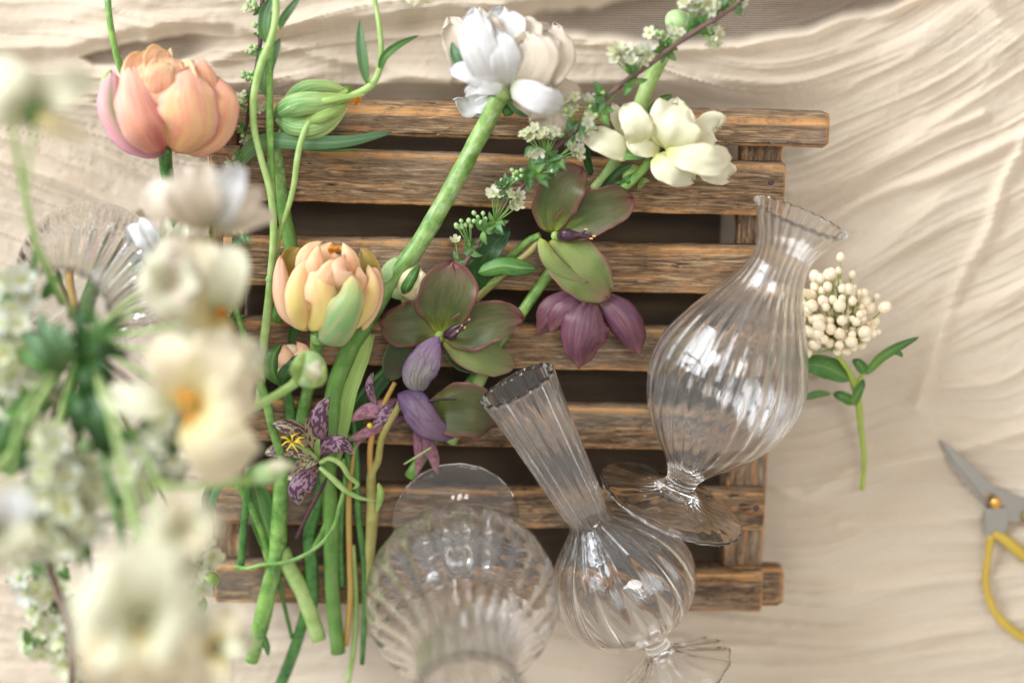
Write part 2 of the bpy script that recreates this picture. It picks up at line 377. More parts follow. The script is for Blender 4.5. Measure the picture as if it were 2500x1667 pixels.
E2 = edgeY([(900, 60), (1150, 72), (1330, 84), (1480, 100), (1600, 122), (1800, 112), (1950, 88), (2060, 52), (2180, 22), (2320, -30), (2800, -200)]) + wig * .5
d2 = E2 - Y
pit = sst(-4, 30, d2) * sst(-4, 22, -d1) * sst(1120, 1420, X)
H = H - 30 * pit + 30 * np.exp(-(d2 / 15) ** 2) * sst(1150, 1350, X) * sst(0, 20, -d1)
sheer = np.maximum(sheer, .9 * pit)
E3 = edgeY([(0, 40), (170, 130), (230, 165), (330, 165), (430, 158), (560, 112), (640, 118), (760, 130)]) 
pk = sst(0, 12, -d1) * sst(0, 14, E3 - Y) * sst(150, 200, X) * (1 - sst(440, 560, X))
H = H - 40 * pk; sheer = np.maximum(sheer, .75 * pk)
def ridge(poly, wdt, h):
    global H
    p = np.array(spl([(a, b, 0) for a, b in poly], 60))[:, :2]
    D = np.full(X.shape, 1e9)
    for a, b in zip(p[:-1], p[1:]):
        ab = b - a; q = np.clip(((X - a[0]) * ab[0] + (Y - a[1]) * ab[1]) / max(ab @ ab, 1e-9), 0, 1)
        D = np.minimum(D, np.hypot(X - a[0] - q * ab[0], Y - a[1] - q * ab[1]))
    H = H + h * np.exp(-(D / wdt) ** 2)
for r_ in [([(2510, 330), (2440, 470), (2415, 560), (2340, 690), (2270, 900), (2240, 990)], 17, 26),
           ([(2400, -40), (2430, 40), (2500, 110), (2600, 170)], 26, 34),
           ([(2000, 905), (2120, 860), (2260, 800), (2500, 700)], 15, 20),
           ([(1990, 560), (2130, 480), (2300, 420), (2500, 330)], 15, 26),
           ([(1930, 470), (2060, 440), (2180, 380), (2400, 280)], 13, 20),
           ([(1870, 1180), (1960, 1215), (2080, 1150), (2260, 1120), (2500, 1050)], 14, 20),
           ([(2050, 1280), (2300, 1270), (2480, 1240)], 14, 16),
           ([(2100, 1440), (2300, 1420), (2500, 1400)], 14, 18),
           ([(1900, 1560), (2200, 1560), (2500, 1500)], 16, 16),
           ([(520, 150), (640, 112), (800, 140), (960, 170), (1100, 190)], 14, 18),
           ([(880, 240), (960, 190), (1050, 195), (1120, 215)], 16, 22),
           ([(0, 250), (180, 330), (340, 420), (470, 470)], 13, 26),
           ([(200, 230), (330, 330), (500, 400), (560, 470)], 13, 22),
           ([(0, 390), (150, 440), (330, 520)], 12, 22)]:
    ridge(*r_)
# the cloth is drawn up behind and over the top rail of the crate
up = sst(60, 420, X) * (1 - sst(1850, 2150, X)) * (1 - sst(190, 262, Y))
H = H + 88 * up
inside = sst(480, 560, X) * (1 - sst(1860, 1940, X)) * sst(235, 275, Y) * (1 - sst(1440, 1520, Y))
H = H * (1 - .65 * inside)
H = H - H.min() + 2
Hc = H
CP = np.zeros((ny, nx, 3))
d = np.array(AX) * FP + np.array(RT) * (X[..., None] - 1250) - np.array(UPV) * (Y[..., None] - 833.5)
tt = (H * S - .010 - CAM.z) / d[..., 2]
CP = np.array(CAM) + d * tt[..., None]
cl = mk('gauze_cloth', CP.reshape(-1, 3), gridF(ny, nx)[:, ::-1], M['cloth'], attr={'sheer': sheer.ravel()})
cl['label'] = 'cream crinkled gauze cloth spread in folds under everything'; cl['category'] = 'cloth'
# ------------------------------------------------------------------ crate
crate = Thing('wooden_crate', 'weathered brown slatted wooden crate lying upside down under the flowers', 'crate', P(1200, 900, 200))
def plank(name, x0, y0, x1, y1, hw, ztop, thick, mat='wood', rnd=7, nl=70, chamf=0, vert=False, edge=1.0, label=None):
    """plank along (x0,y0)->(x1,y1), half width hw px, top at ztop px"""
    a = np.array(P(x0, y0, ztop)); b = np.array(P(x1, y1, ztop)); L = b - a; ln = np.linalg.norm(L); L /= ln
    s = S; side = np.cross([0, 0, 1.], L); nz = np.array([0, 0, 1.])
    w_ = hw * s; tk = thick * s; rr = rnd * s; cz = chamf * s
    prof = []   # cross section (side, z)
    prof += [(-w_, -tk), (-w_, -tk * .5), (-w_, -rr), (-w_ + rr * .3, -rr * .3), (-w_ + rr, 0)]
    for q in np.linspace(-.85, min(.85, (w_ - 1.25 * cz) / w_), 9): prof.append((w_ * q, 0))
    prof += ([(w_ - cz, -.05 * cz), (w_ - cz * .35, -cz * .22), (w_ - .05 * cz, -cz * .6)] if chamf else [(w_ - rr, 0), (w_ - rr * .3, -rr * .3)]) + [(w_, -rr - cz * .6), (w_, -tk * .5), (w_, -tk)]
    prof = np.array(prof); npf = len(prof)
    sd = random.random() * 99
    V = []; E = []; U = []
    us = np.r_[0, .15 * rr / ln, rr / ln, np.linspace(2.2 * rr / ln, 1 - 2.2 * rr / ln, nl), 1 - rr / ln, 1 - .15 * rr / ln, 1]
    endin = np.array([0 if 0 < i < len(us) - 1 else 1 for i in range(len(us))])
    for i, u in enumerate(us):
        e = max(0, 1 - min(u, 1 - u) * ln / rr)
        for k, (q, z) in enumerate(prof):
            rgh = .5 * s * vn(u * ln * 90 + sd, k * .9 + sd) * 3.2 + s * 1.2 * vn(u * ln * 420 + sd, k * .8)
            onedge = math.exp(-((abs(q) - w_ * .95) / (w_ * .07)) ** 2) if z > -rr * 2 - cz else (.5 if abs(z + tk) < 1e-6 else 0)
            if chamf and q > 0: onedge = math.exp(-((q - (w_ - cz)) / (w_ * .06)) ** 2)
            zz = z - e * e * rr * .7 + rgh * (.8 if abs(z) < rr else .2)
            qq = q * (1 - .5 * e * e * rr / w_) + rgh * (1 if abs(q) > w_ * .9 else 0) + s * 3 * vn(u * ln * 14 + sd, 3.3) 
            V.append(a + L * (u * ln) + side * qq + nz * zz)
            E.append(min(1, onedge + (.8 * e if z > -rr * 3 else .3 * e)) * edge); U.append((u * ln, (q - z)))
    V = np.array(V); F = [tuple(f) for f in gridF(len(us), npf)]
    F = [f[::-1] for f in F]
    F.append(tuple(range(npf))); F.append(tuple(range((len(us) - 1) * npf, len(us) * npf))[::-1])
    n = len(us); F += [((i + 1) * npf, i * npf, i * npf + npf - 1, (i + 1) * npf + npf - 1) for i in range(n - 1)]
    o = mk(name, V, np.array(F, dtype=object), M[mat], crate, uv=U, attr={'edge': E})
    if label: o['label'] = label
    return o
# slats (left end, right end) in photo pixels
plank('rail', 430, 272, 2027, 318, 43, 205, 62, rnd=14, chamf=30, label='long top rail with rounded end standing out past the slats')
plank('slat', 512, 422, 1917, 462, 64, 200, 50, chamf=9)
plank('slat', 545, 636, 1902, 660, 59, 200, 50, chamf=10)
plank('slat', 540, 828, 1888, 862, 55, 200, 50, chamf=9)
plank('slat', 520, 1022, 1880, 1052, 55, 200, 50, chamf=9, mat='wood2')
plank('slat', 518, 1230, 1868, 1248, 52, 200, 50, chamf=9, mat='wood2')
plank('slat', 522, 1424, 1862, 1446, 54, 200, 50, chamf=11, mat='wood2')
plank('rail', 1600, 1432, 1914, 1436, 50, 186, 60, rnd=14, mat='wood2', label='dark rounded rail end showing past the lowest slat')
# cross pieces beneath the slats
plank('batten', 1863, 296, 1812, 1475, 50, 148, 60, mat='wood2', nl=50)
plank('batten', 548, 296, 552, 1460, 42, 148, 60, mat='wood2', nl=50)
for kx, ky in ((1882, 446), (1850, 652), (1846, 1240), (600, 1240), (590, 655), (1835, 1440)):
    blob(crate, 'nail_head', (kx, ky, 200), 8, M['nail'], sz=.28, nu=6, nv=10)
# added low boards, coloured dark to stand in for shade between the slats
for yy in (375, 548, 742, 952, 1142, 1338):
    plank('gap_shade_board', 600, yy + 8, 1760, yy + 14, 78, 40, 16, mat='board', nl=30, edge=0)
# ------------------------------------------------------------------ glass vases
def lathe_glass(th, name, base, top, prof, nrib, amp, twist=0, seg=None, wall=7, mat='glass', rim_wave=0, closed_foot=None, parent=None):
    """prof: list (t along axis 0..1, radius px, rib amount); outer skin, then an inner skin 'wall' px inside"""
    a = np.array(P(*base, raw=True)); b = np.array(P(*top, raw=True)); ax = b - a; ln = np.linalg.norm(ax); ax /= ln
    s = lsc((a + b) / 2)
    e1 = nrm(np.cross(ax, [0.3, .2, .9])); e2 = np.cross(ax, e1)
    pr = spl([(p[0] * ln / s, p[1], p[2]) for p in prof], 120)
    seg = seg or nrib * 10
    th_ = np.linspace(0, 2 * np.pi, seg, endpoint=False)
    i0 = closed_foot            # t from which the vessel is hollow
    rings = []
    for tt_, r, k in pr:
        ph = nrib * (th_ + twist * tt_ / (ln / s))
        rr = r * (1 + amp * .25 * k * (2 * np.abs(np.cos(ph / 2)) ** 4 - .7)) if r > 0 and tt_ * s / ln > i0 else r * (1 + amp * k * np.cos(ph))
        rings.append((tt_ + rim_wave * np.cos(ph * 1.0) * (1 if tt_ > .985 * ln / s else 0), rr))
    inner = []
    for tt_, r, k in pr[::-1]:
        if tt_ * s / ln < i0 or r < wall * 1.6: break
        ph = nrib * (th_ + twist * tt_ / (ln / s))
        inner.append((tt_ , (r - wall) * (1 - amp * 1.0 * k * (2 * np.abs(np.cos(ph / 2)) ** 6 - .5))))
    inner[0] = (inner[0][0], inner[0][1] + wall * .3)
    R_ = rings + [(rings[-1][0] + wall * .35, (rings[-1][1] + inner[0][1]) / 2)] + inner
    V = [a + ax * np.broadcast_to(tt_, (seg,))[:, None] * s + (e1 * np.cos(th_)[:, None] + e2 * np.sin(th_)[:, None]) * rr[:, None] * s for tt_, rr in R_]
    n = len(V); V = np.vstack(V)
    F = [tuple(f) for f in gridF(n, seg, True)]
    V = np.vstack([V, a[None] + ax * (rings[0][0] if np.isscalar(rings[0][0]) else float(np.mean(rings[0][0]))) * s, a[None] + ax * (float(np.mean(R_[-1][0])) - wall * .4) * s])
    c0, c1 = n * seg, n * seg + 1
    for k in range(seg):
        F.append((c0, (k + 1) % seg, k)); F.append((c1, (n - 1) * seg + k, (n - 1) * seg + (k + 1) % seg))
    return mk(name, V, np.array(F, dtype=object), M[mat], th, parent)
GV = 'clear ribbed glass bud vases'
vA = Thing('glass_vase', 'tall clear ribbed glass vase with flared rim lying across the crate at right', 'vase', P(1770, 905, 205), GV)
lathe_glass(vA, 'vessel', (1640, 1226, 345), (1955, 530, 455),
  [(.040, 6, 0), (.036, 30, .1), (.018, 90, 1), (.004, 160, 1), (-.004, 184, 1), (-.004, 190, 1), (.002, 191, 1), (.012, 165, 1), (.030, 95, 1), (.050, 56, .6), (.07, 40, .2), (.095, 42, .2), (.115, 50, .6), (.15, 70, 1), (.22, 122, 1), (.31, 168, 1), (.41, 192, 1), (.50, 190, 1), (.60, 160, 1), (.70, 116, 1), (.79, 80, 1), (.86, 68, 1), (.92, 80, 1), (.97, 103, 1), (1, 118, 1.2)],
  26, .0085, twist=.5, wall=4, rim_wave=1.2, closed_foot=.11)
vB = Thing('glass_vase', 'ribbed glass bud vase with long neck and round bulb tipped over on the bottom slats', 'vase', P(1480, 1400, 205), GV)
lathe_glass(vB, 'vessel', (1645, 1650, 330), (1262, 938, 400),
  [(.085, 5, 0), (.078, 20, .2), (.045, 70, 1), (.010, 125, 1), (-.004, 148, 1), (-.005, 155, 1), (.003, 156, 1), (.020, 128, 1), (.055, 75, 1), (.09, 40, .8), (.115, 30, .3), (.14, 34, .3), (.16, 60, .6), (.20, 124, 1), (.26, 168, 1), (.33, 181, 1), (.40, 168, 1), (.46, 136, 1), (.51, 90, 1), (.545, 58, 1), (.565, 52, 1), (.60, 57, 1), (.75, 70, 1), (.9, 84, 1), (1, 97, 1.2)],
  16, .018, twist=.04, wall=4, rim_wave=1.2, closed_foot=.145)
vC = Thing('glass_vase', 'round bellied clear glass vase standing upright at the bottom edge', 'vase', P(1115, 1275, 202), GV)
lathe_glass(vC, 'vessel', (1115, 1275, 203), (1146, 1735, 1090),
  [(.035, 6, 0), (.030, 30, .1), (.012, 100, .5), (.002, 160, .5), (0, 172, .5), (.003, 176, .5), (.008, 172, .6), (.022, 100, .6), (.06, 40, .3), (.10, 24, .1), (.15, 19, 0), (.19, 22, 0), (.21, 34, 0), (.235, 30, 0), (.26, 70, .5), (.31, 150, 1), (.38, 212, 1), (.46, 236, 1), (.54, 226, 1), (.62, 182, 1), (.69, 140, 1), (.76, 118, 1), (.85, 112, 1), (.93, 118, 1), (1, 130, 1.2)],
  20, .010, twist=.3, wall=4, rim_wave=1.2, closed_foot=.25)
vD = Thing('glass_vase', 'round ribbed glass vase holding the pale bouquet at left', 'vase', P(330, 560, 10), GV)
lathe_glass(vD, 'vessel', (285, 605, 30), (140, 780, 760),
  [(0, 90, .5), (.008, 92, .5), (.02, 88, .5), (.05, 60, .4), (.09, 40, .3), (.13, 50, .3), (.2, 110, 1), (.3, 158, 1), (.42, 182, 1), (.54, 172, 1), (.66, 130, 1), (.76, 105, 1), (.86, 96, 1), (.94, 104, 1), (1, 116, 1.2)],
  22, .020, twist=.6, wall=4, rim_wave=1.2, closed_foot=.12)
# ------------------------------------------------------------------ plant materials
h = hexc
M['stem'] = stemmat('green_stem', h('4A7830'), h('7FA84F'), h('B9CFA0'), rough=.36)
M['stem_thick'] = stemmat('thick_pale_stem', h('557F32'), h('93B065'), h('E0E9D2'), ss=2, bs=.12, grad=(.30, .50, .75, h('4C7A2C')))
M['stem_light'] = stemmat('light_stem', h('A6BF7A'), h('88A857'), h('C3D2A0'))
M['stem_dark'] = stemmat('dark_green_stem', h('2C5A26'), h('4C7F38'), h('7FA56C'), rough=.36)
M['stem_tan'] = stemmat('tan_stem', h('B9894A'), h('A59A50'), h('CFA66C'))
M['stem_olive'] = stemmat('olive_stem', h('8C8446'), h('A5A260'), h('96704A'))
M['twig'] = stemmat('brown_twig', h('4A3530'), h('6B4F48'), h('8A7470'), rough=.7)
M['twig_dark'] = stemmat('dark_twig', h('3A2028'), h('55303A'), h('6E4438'), rough=.5)
M['leaf'] = pmat('leaf_green', [(0, h('5A8A3C')), (.5, h('45732F')), (1, h('3D662B'))], rib=h('9CC07E'), ra=.5, rw=9, vein=h('6FA35C'), va=.5, vs=14, net=h('7FA868'), na=.35, ns=(6, 4.0), trans=.22, rough=.4)
M['leaf_blue'] = pmat('leaf_bluish', [(0, h('75995A')), (.5, h('567C50')), (1, h('486C48'))], rib=h('A8C79A'), ra=.4, rw=8, vein=h('86AE84'), va=.5, vs=18, trans=.2, rough=.42)
M['leaf_dark'] = pmat('leaf_dark', [(0, h('375C26')), (.6, h('26461F')), (1, h('223E1E'))], rib=h('5A8A4C'), ra=.4, rw=10, vein=h('3E6E3E'), va=.4, vs=12, trans=.12, rough=.38)
M['leaf_small'] = pmat('leaf_small', [(0, h('7AA34A')), (.6, h('547D3E')), (1, h('476C3A'))], rib=h('9AC07C'), ra=.4, trans=.2, rough=.45)
M['leaf_lime'] = pmat('leaf_lime', [(0, h('A9C66A')), (.6, h('8FB35A')), (1, h('B7C978'))], vein=h('D3DFA4'), va=.5, vs=12, trans=.25, rough=.42)
M['tu_pink'] = pmat('tulip_pink', [(0, h('B86A62')), (.3, h('DE9088')), (.65, h('EFBBA8')), (1, h('F3CFA8'))], rib=h('8E8A5A'), ra=.0, edge=h('F6CFC6'), ea=.6, ek=3, vein=h('D8707E'), va=.5, vs=9, blot=h('F2B890'), ba=.7, trans=.3, rough=.42)
M['tu_stripe'] = pmat('tulip_striped', [(0, h('B0606A')), (.4, h('D99AA0')), (1, h('E8B8A8'))], rib=h('86905E'), ra=1.0, rw=2.6, edge=h('F0B6CC'), ea=.8, ek=5, vein=h('C0788E'), va=.4, vs=9, trans=.25)
M['tu_peach'] = pmat('tulip_peach', [(0, h('EACB8A')), (.3, h('EFBE98')), (.7, h('F3CAA6')), (1, h('F6DCBC'))], rib=h('ECA274'), ra=.35, rw=2, edge=h('F3B8AC'), ea=.8, ek=3, vein=h('E68C7C'), va=.75, vs=6, blot=h('F4D68E'), ba=.7, trans=.32)
M['tu_inner'] = pmat('tulip_inner', [(0, h('D88A54')), (.4, h('EAB694')), (1, h('F6D8B6'))], edge=h('F9E0B0'), ea=.9, ek=5, vein=h('DC8058'), va=.6, vs=10, trans=.4)
M['ty_pink'] = pmat('tulip_blush', [(0, h('F0D5A0')), (.4, h('F4CDB4')), (1, h('F6BFA0'))], edge=h('F1BCA8'), ea=.6, ek=3, vein=h('E8D089'), va=.5, vs=9, blot=h('F6DDB0'), ba=.6, trans=.32)
M['ty_yel'] = pmat('tulip_apricot', [(0, h('EFE08A')), (.3, h('F7DC96')), (.7, h('F9CE92')), (1, h('F7D3AE'))], rib=h('F3EA8E'), ra=.45, rw=3, edge=h('F8D8BE'), ea=.6, ek=3, vein=h('E7DE7E'), va=.6, vs=10, blot=h('F5C4A4'), ba=.6, trans=.32)
M['ty_dome'] = pmat('tulip_centre', [(0, h('F2A66A')), (.5, h('F8CC9E')), (1, h('F9DFB6'))], edge=h('F8E6C0'), ea=.6, ek=4, vein=h('F2B088'), va=.5, vs=9, trans=.38)
M['ty_green'] = pmat('tulip_green_outer', [(0, h('86A870')), (.4, h('78A468')), (.8, h('8FB06C')), (1, h('D8C680'))], edge=h('E8D99A'), ea=.9, ek=5, vein=h('B8A27E'), va=.75, vs=8, trans=.2, rough=.4)
M['ty_back'] = pmat('tulip_back', [(0, h('B07A34')), (.6, h('9C8A3C')), (1, h('A8A452'))], edge=h('D9A868'), ea=.7, ek=5, vein=h('7E7A34'), va=.5, trans=.35)
M['white'] = pmat('white_petal', [(0, h('CFD2AE')), (.2, h('DAD9D4')), (1, h('E0DFDD'))], vein=h('C6C8D4'), va=.6, vs=30, trans=.3, rough=.5, jit=.02)
M['ivory'] = pmat('ivory_petal', [(0, h('D2CCA0')), (.2, h('E0D4C0')), (1, h('E6DCCE'))], vein=h('D0C2AA'), va=.6, vs=30, trans=.35, rough=.5, jit=.02)
M['cream'] = pmat('cream_petal', [(0, h('D3D67E')), (.22, h('E6E4C0')), (.7, h('ECEAD6')), (1, h('EAE7D0'))], edge=h('F3E6C4'), ea=.5, ek=8, vein=h('E4E6A8'), va=.35, vs=14, trans=.32, rough=.5, jit=.03)
M['pale'] = pmat('pale_cream_petal', [(0, h('DFC466')), (.14, h('EADDA4')), (.5, h('E6DDC0')), (1, h('E9E0CA'))], vein=h('ECD9A4'), va=.3, vs=12, trans=.35, rough=.5, jit=.03)
M['palegreen'] = pmat('pale_green_petal', [(0, h('D2D8A8')), (.3, h('DEDDC2')), (1, h('E4E0CC'))], vein=h('CFD3AE'), va=.4, vs=12, trans=.35, rough=.5, jit=.03)
M['hel'] = pmat('hellebore_green', [(0, h('A9B83E')), (.14, h('6E7C32')), (.4, h('49572B')), (.8, h('5A6239')), (1, h('604C3C'))], edge=h('7A3E44'), ea=.95, ek=7, vein=h('46502C'), va=.7, vs=16, net=h('3E4226'), na=.45, ns=(6, 1.8), blot=h('665C3E'), ba=.5, trans=.2, rough=.42, jit=.1)
M['hel_light'] = pmat('hellebore_light', [(0, h('B7C24A')), (.15, h('879A48')), (.6, h('728848')), (1, h('747A48'))], edge=h('8A5A58'), ea=.9, ek=7, vein=h('6E824A'), va=.5, vs=16, net=h('5E6E3C'), na=.4, ns=(6, 1.8), blot=h('8A8A58'), ba=.5, trans=.22, rough=.42, jit=.08)
M['hel_back'] = pmat('hellebore_mauve', [(0, h('9AA88A')), (.5, h('A2A79C')), (1, h('8E7A92'))], edge=h('7E5888'), ea=.95, ek=3, vein=h('6E4A62'), va=.5, vs=9, net=h('5E3A52'), na=.7, ns=(4, 1.8), blot=h('8E7F90'), ba=.6, rib=h('6C4258'), ra=.8, rw=30, trans=.15, rough=.45)
M['hel_lilac'] = pmat('hellebore_lilac', [(0, h('685078')), (.4, h('857286')), (1, h('947682'))], edge=h('583C68'), ea=.8, ek=3, vein=h('5A3A5E'), va=.6, vs=10, net=h('50344E'), na=.6, ns=(4, 2.2), trans=.15, rough=.45)
M['hel_dark'] = pmat('hellebore_folded', [(0, h('55663A')), (.6, h('3E4A2C')), (1, h('4A3A30'))], edge=h('6E8A5E'), ea=.6, ek=12, vein=h('2E3822'), va=.5, trans=.12)
M['hel_purp'] = pmat('hellebore_purple', [(0, h('9C8A50')), (.12, h('684858')), (.5, h('6C4658')), (.85, h('7A4E56')), (1, h('AC8C6E'))], edge=h('7A3C50'), ea=.6, ek=4, vein=h('4A2E48'), va=.7, vs=12, net=h('50304A'), na=.5, ns=(5, 1.8), blot=h('8A6458'), ba=.45, spot=None, trans=.2, rough=.42, jit=.14)
M['frit'] = pmat('fritillary_checked', [(0, h('B7A878')), (.15, h('8E6A7A')), (.5, h('A58698')), (.85, h('A98C98')), (1, h('EDEAC4'))], edge=h('4A2A50'), ea=.5, ek=4, spot=h('4C2344'), sa=.88, ss=(9, 14), trans=.15, rough=.4, jit=.05)
M['frit_in'] = pmat('fritillary_inside', [(0, h('C9BE92')), (.5, h('A38F74')), (.8, h('9A8070')), (1, h('ECE8CE'))], spot=h('3E1C34'), sa=.85, ss=(9, 14), rib=h('C4C88A'), ra=.5, rw=5, trans=.15, rough=.45, jit=.05)
M['frit_pink'] = pmat('fritillary_faded', [(0, h('7A4458')), (.6, h('B08090')), (.93, h('B98C8C')), (1, h('DDB890'))], spot=h('7C4A5C'), sa=.7, ss=(10, 16), trans=.2, rough=.5)
M['pistil'] = stemmat('dark_pistil', h('2A1620'), h('3E2030'), h('5A3848'), rough=.35)
M['pistil_tip'] = stemmat('ochre_tip', h('B98A4A'), h('D1A868'))
M['yellow'] = stemmat('yellow_anther', h('E8C62A'), h('F2DC5A'), rough=.5)
M['orange'] = stemmat('orange_centre', h('C8780C'), h('E09A1E'), rough=.6)
M['budgreen'] = stemmat('bud_green', h('8FB272'), h('A9C48C'), h('C8D8AE'), rough=.45)
M['budcream'] = stemmat('bud_cream', h('E9DDB0'), h('F1E6C4'), h('E8C8B0'), rough=.45)
M['berry'] = stemmat('white_berry', h('F1E8D0'), h('E9D8B4'), h('D99A62'), rough=.45)
M['berrystalk'] = stemmat('berry_stalk', h('9FB24A'), h('8AA040'))
M['parrot'] = pmat('parrot_bud', [(0, h('5F9A55')), (.5, h('84AE68')), (.85, h('A9C472')), (1, h('D8D87A'))], edge=h('C6D68A'), ea=.8, ek=4, vein=h('C4D79A'), va=.8, vs=13, trans=.2, rough=.5, blot=h('5E9050'), ba=.6)
M['steel'] = None
t = NT('brushed_steel'); g_ = t.noise(t.n('ShaderNodeTexCoord').outputs['Object'], 300, 3)
pb = t.n('ShaderNodeBsdfPrincipled', {'Base Color': h('A8A59E'), 'Metallic': 1.0, 'Roughness': t.n('ShaderNodeMapRange', {0: g_, 3: .2, 4: .5}).outputs[0]}); t.t.links.new(pb.outputs[0], t.out.inputs[0]); M['steel'] = t.m
t = NT('brass'); pb = t.n('ShaderNodeBsdfPrincipled', {'Base Color': h('D9A75A'), 'Metallic': 1.0, 'Roughness': .3}); t.t.links.new(pb.outputs[0], t.out.inputs[0]); M['brass'] = t.m
t = NT('yellow_coated_metal'); n_ = t.noise(t.n('ShaderNodeTexCoord').outputs['Object'], 60, 3)
M['handle'] = t.fin(t.mix(n_, h('A88A2C'), h('C2A844')), .45)
def dn(z, *pts): return [(p[0], p[1], z + (p[2] if len(p) > 2 else 0)) for p in pts]
def petals(th, frame, rows):
    for r in rows:
        nm, pts, W, mt, kw = r
        petal(th, nm, [frame(*p) for p in pts], W * frame.k, M[mt], **kw)
for f_, k_ in ((A1, KA), (A2, KA), (A3, KA), (A4, KA), (A5, KA), (A6, KA), (A7, KA), (A8, KA), (B1, KB), (B2, KB), (B3, KB), (B4, KB), (B5, KC)): f_.k = k_
F0 = fr(0, 0, 1); F0.k = 1
def tb_(th, frame, name, pts, mt, **kw):
    return tube(th, name, [frame(p[0], p[1], p[2]) + (p[3] * frame.k,) for p in pts], M[mt], **kw)
random.seed(11)
# ------------------------------------------------------------------ peach double tulip
T1 = Thing('tulip', 'large peach and pink double tulip with green streaks at upper left', 'tulip', P(405, 360, 220))
blob(T1, 'flower_core', A1(1130, 700, 380), 300 * KA, M['tu_inner'], sx=1.05, sy=1.0, sz=.75, lump=.03)
tb_(T1, A1, 'stem', [(1128, 1010, 370, 52), (1130, 1080, 330, 47), (1140, 1170, 290, 45), (1165, 1300, 250, 44), (1200, 1450, 225, 42), (1270, 1750, 215, 40), (1340, 2000, 215, 40)], 'stem_dark')
petals(T1, A1, [
 ('petal', [(1300, 1020, 330), (1540, 850, 330), (1550, 680, 330), (1480, 515, 330)], 60, 'leaf_lime', dict(cup=-.5)),
 ('petal', [(1060, 700, 380), (1010, 560, 430), (960, 470, 420), (1000, 352, 360)], 140, 'tu_inner', dict(cup=.7, ruf=.12)),
 ('petal', [(1150, 700, 370), (1120, 500, 420), (1110, 400, 400), (1150, 345, 340)], 150, 'tu_inner', dict(cup=.6, ruf=.14)),
 ('petal', [(1250, 700, 380), (1240, 560, 440), (1220, 480, 420), (1210, 415, 380)], 120, 'tu_inner', dict(cup=1.0, ruf=.08)),
 ('petal', [(1120, 760, 400), (1040, 600, 460), (1040, 480, 460), (1075, 385, 400)], 95, 'tu_inner', dict(cup=-.9, ruf=.06)),
 ('petal', [(1140, 800, 420), (1120, 620, 480), (1130, 520, 480), (1170, 440, 440)], 150, 'tu_inner', dict(cup=-.7, ruf=.08, ab=(.8, .42))),
 ('petal', [(1380, 900, 380), (1420, 620, 420), (1380, 470, 420), (1345, 395, 380)], 85, 'tu_peach', dict(cup=-.8, ruf=.06)),
 ('petal', [(900, 900, 350), (760, 700, 360), (730, 560, 350), (760, 480, 330)], 60, 'leaf_lime', dict(cup=-.5)),
 ('petal', [(1230, 1035, 380), (1440, 880, 430), (1510, 700, 440), (1490, 530, 390)], 165, 'tu_peach', dict(cup=-.9, ruf=.06, ab=(.8, .4))),
 ('petal', [(1130, 1040, 390), (900, 930, 420), (775, 740, 410), (765, 490, 350)], 140, 'tu_stripe', dict(cup=-1.0, ruf=.05, ab=(.85, .42))),
 ('petal', [(1190, 1040, 420), (1270, 860, 500), (1290, 640, 500), (1290, 455, 430)], 235, 'tu_peach', dict(cup=-.8, ruf=.06, ab=(.75, .36))),
 ('petal', [(1110, 1045, 430), (1010, 860, 520), (930, 620, 500), (862, 430, 420)], 188, 'tu_pink', dict(cup=-.95, ruf=.05, ab=(.72, .46), roll=-6)),
 ('petal', [(1200, 1040, 360), (1400, 985, 380), (1520, 840, 380), (1570, 700, 340)], 50, 'tu_pink', dict(cup=-.6)),
])
# stem + strap of another flower behind the peach tulip
o_ = Thing('plant_cutting', 'bare green stem entering from the top edge behind the peach tulip', 'flower stem', P(300, 165, 200))
tb_(o_, A1, 'stem', [(735, -120, 230, 22), (742, 60, 250, 22), (765, 230, 250, 23), (810, 420, 240, 24), (870, 560, 220, 24), (950, 700, 190, 24)], 'stem')
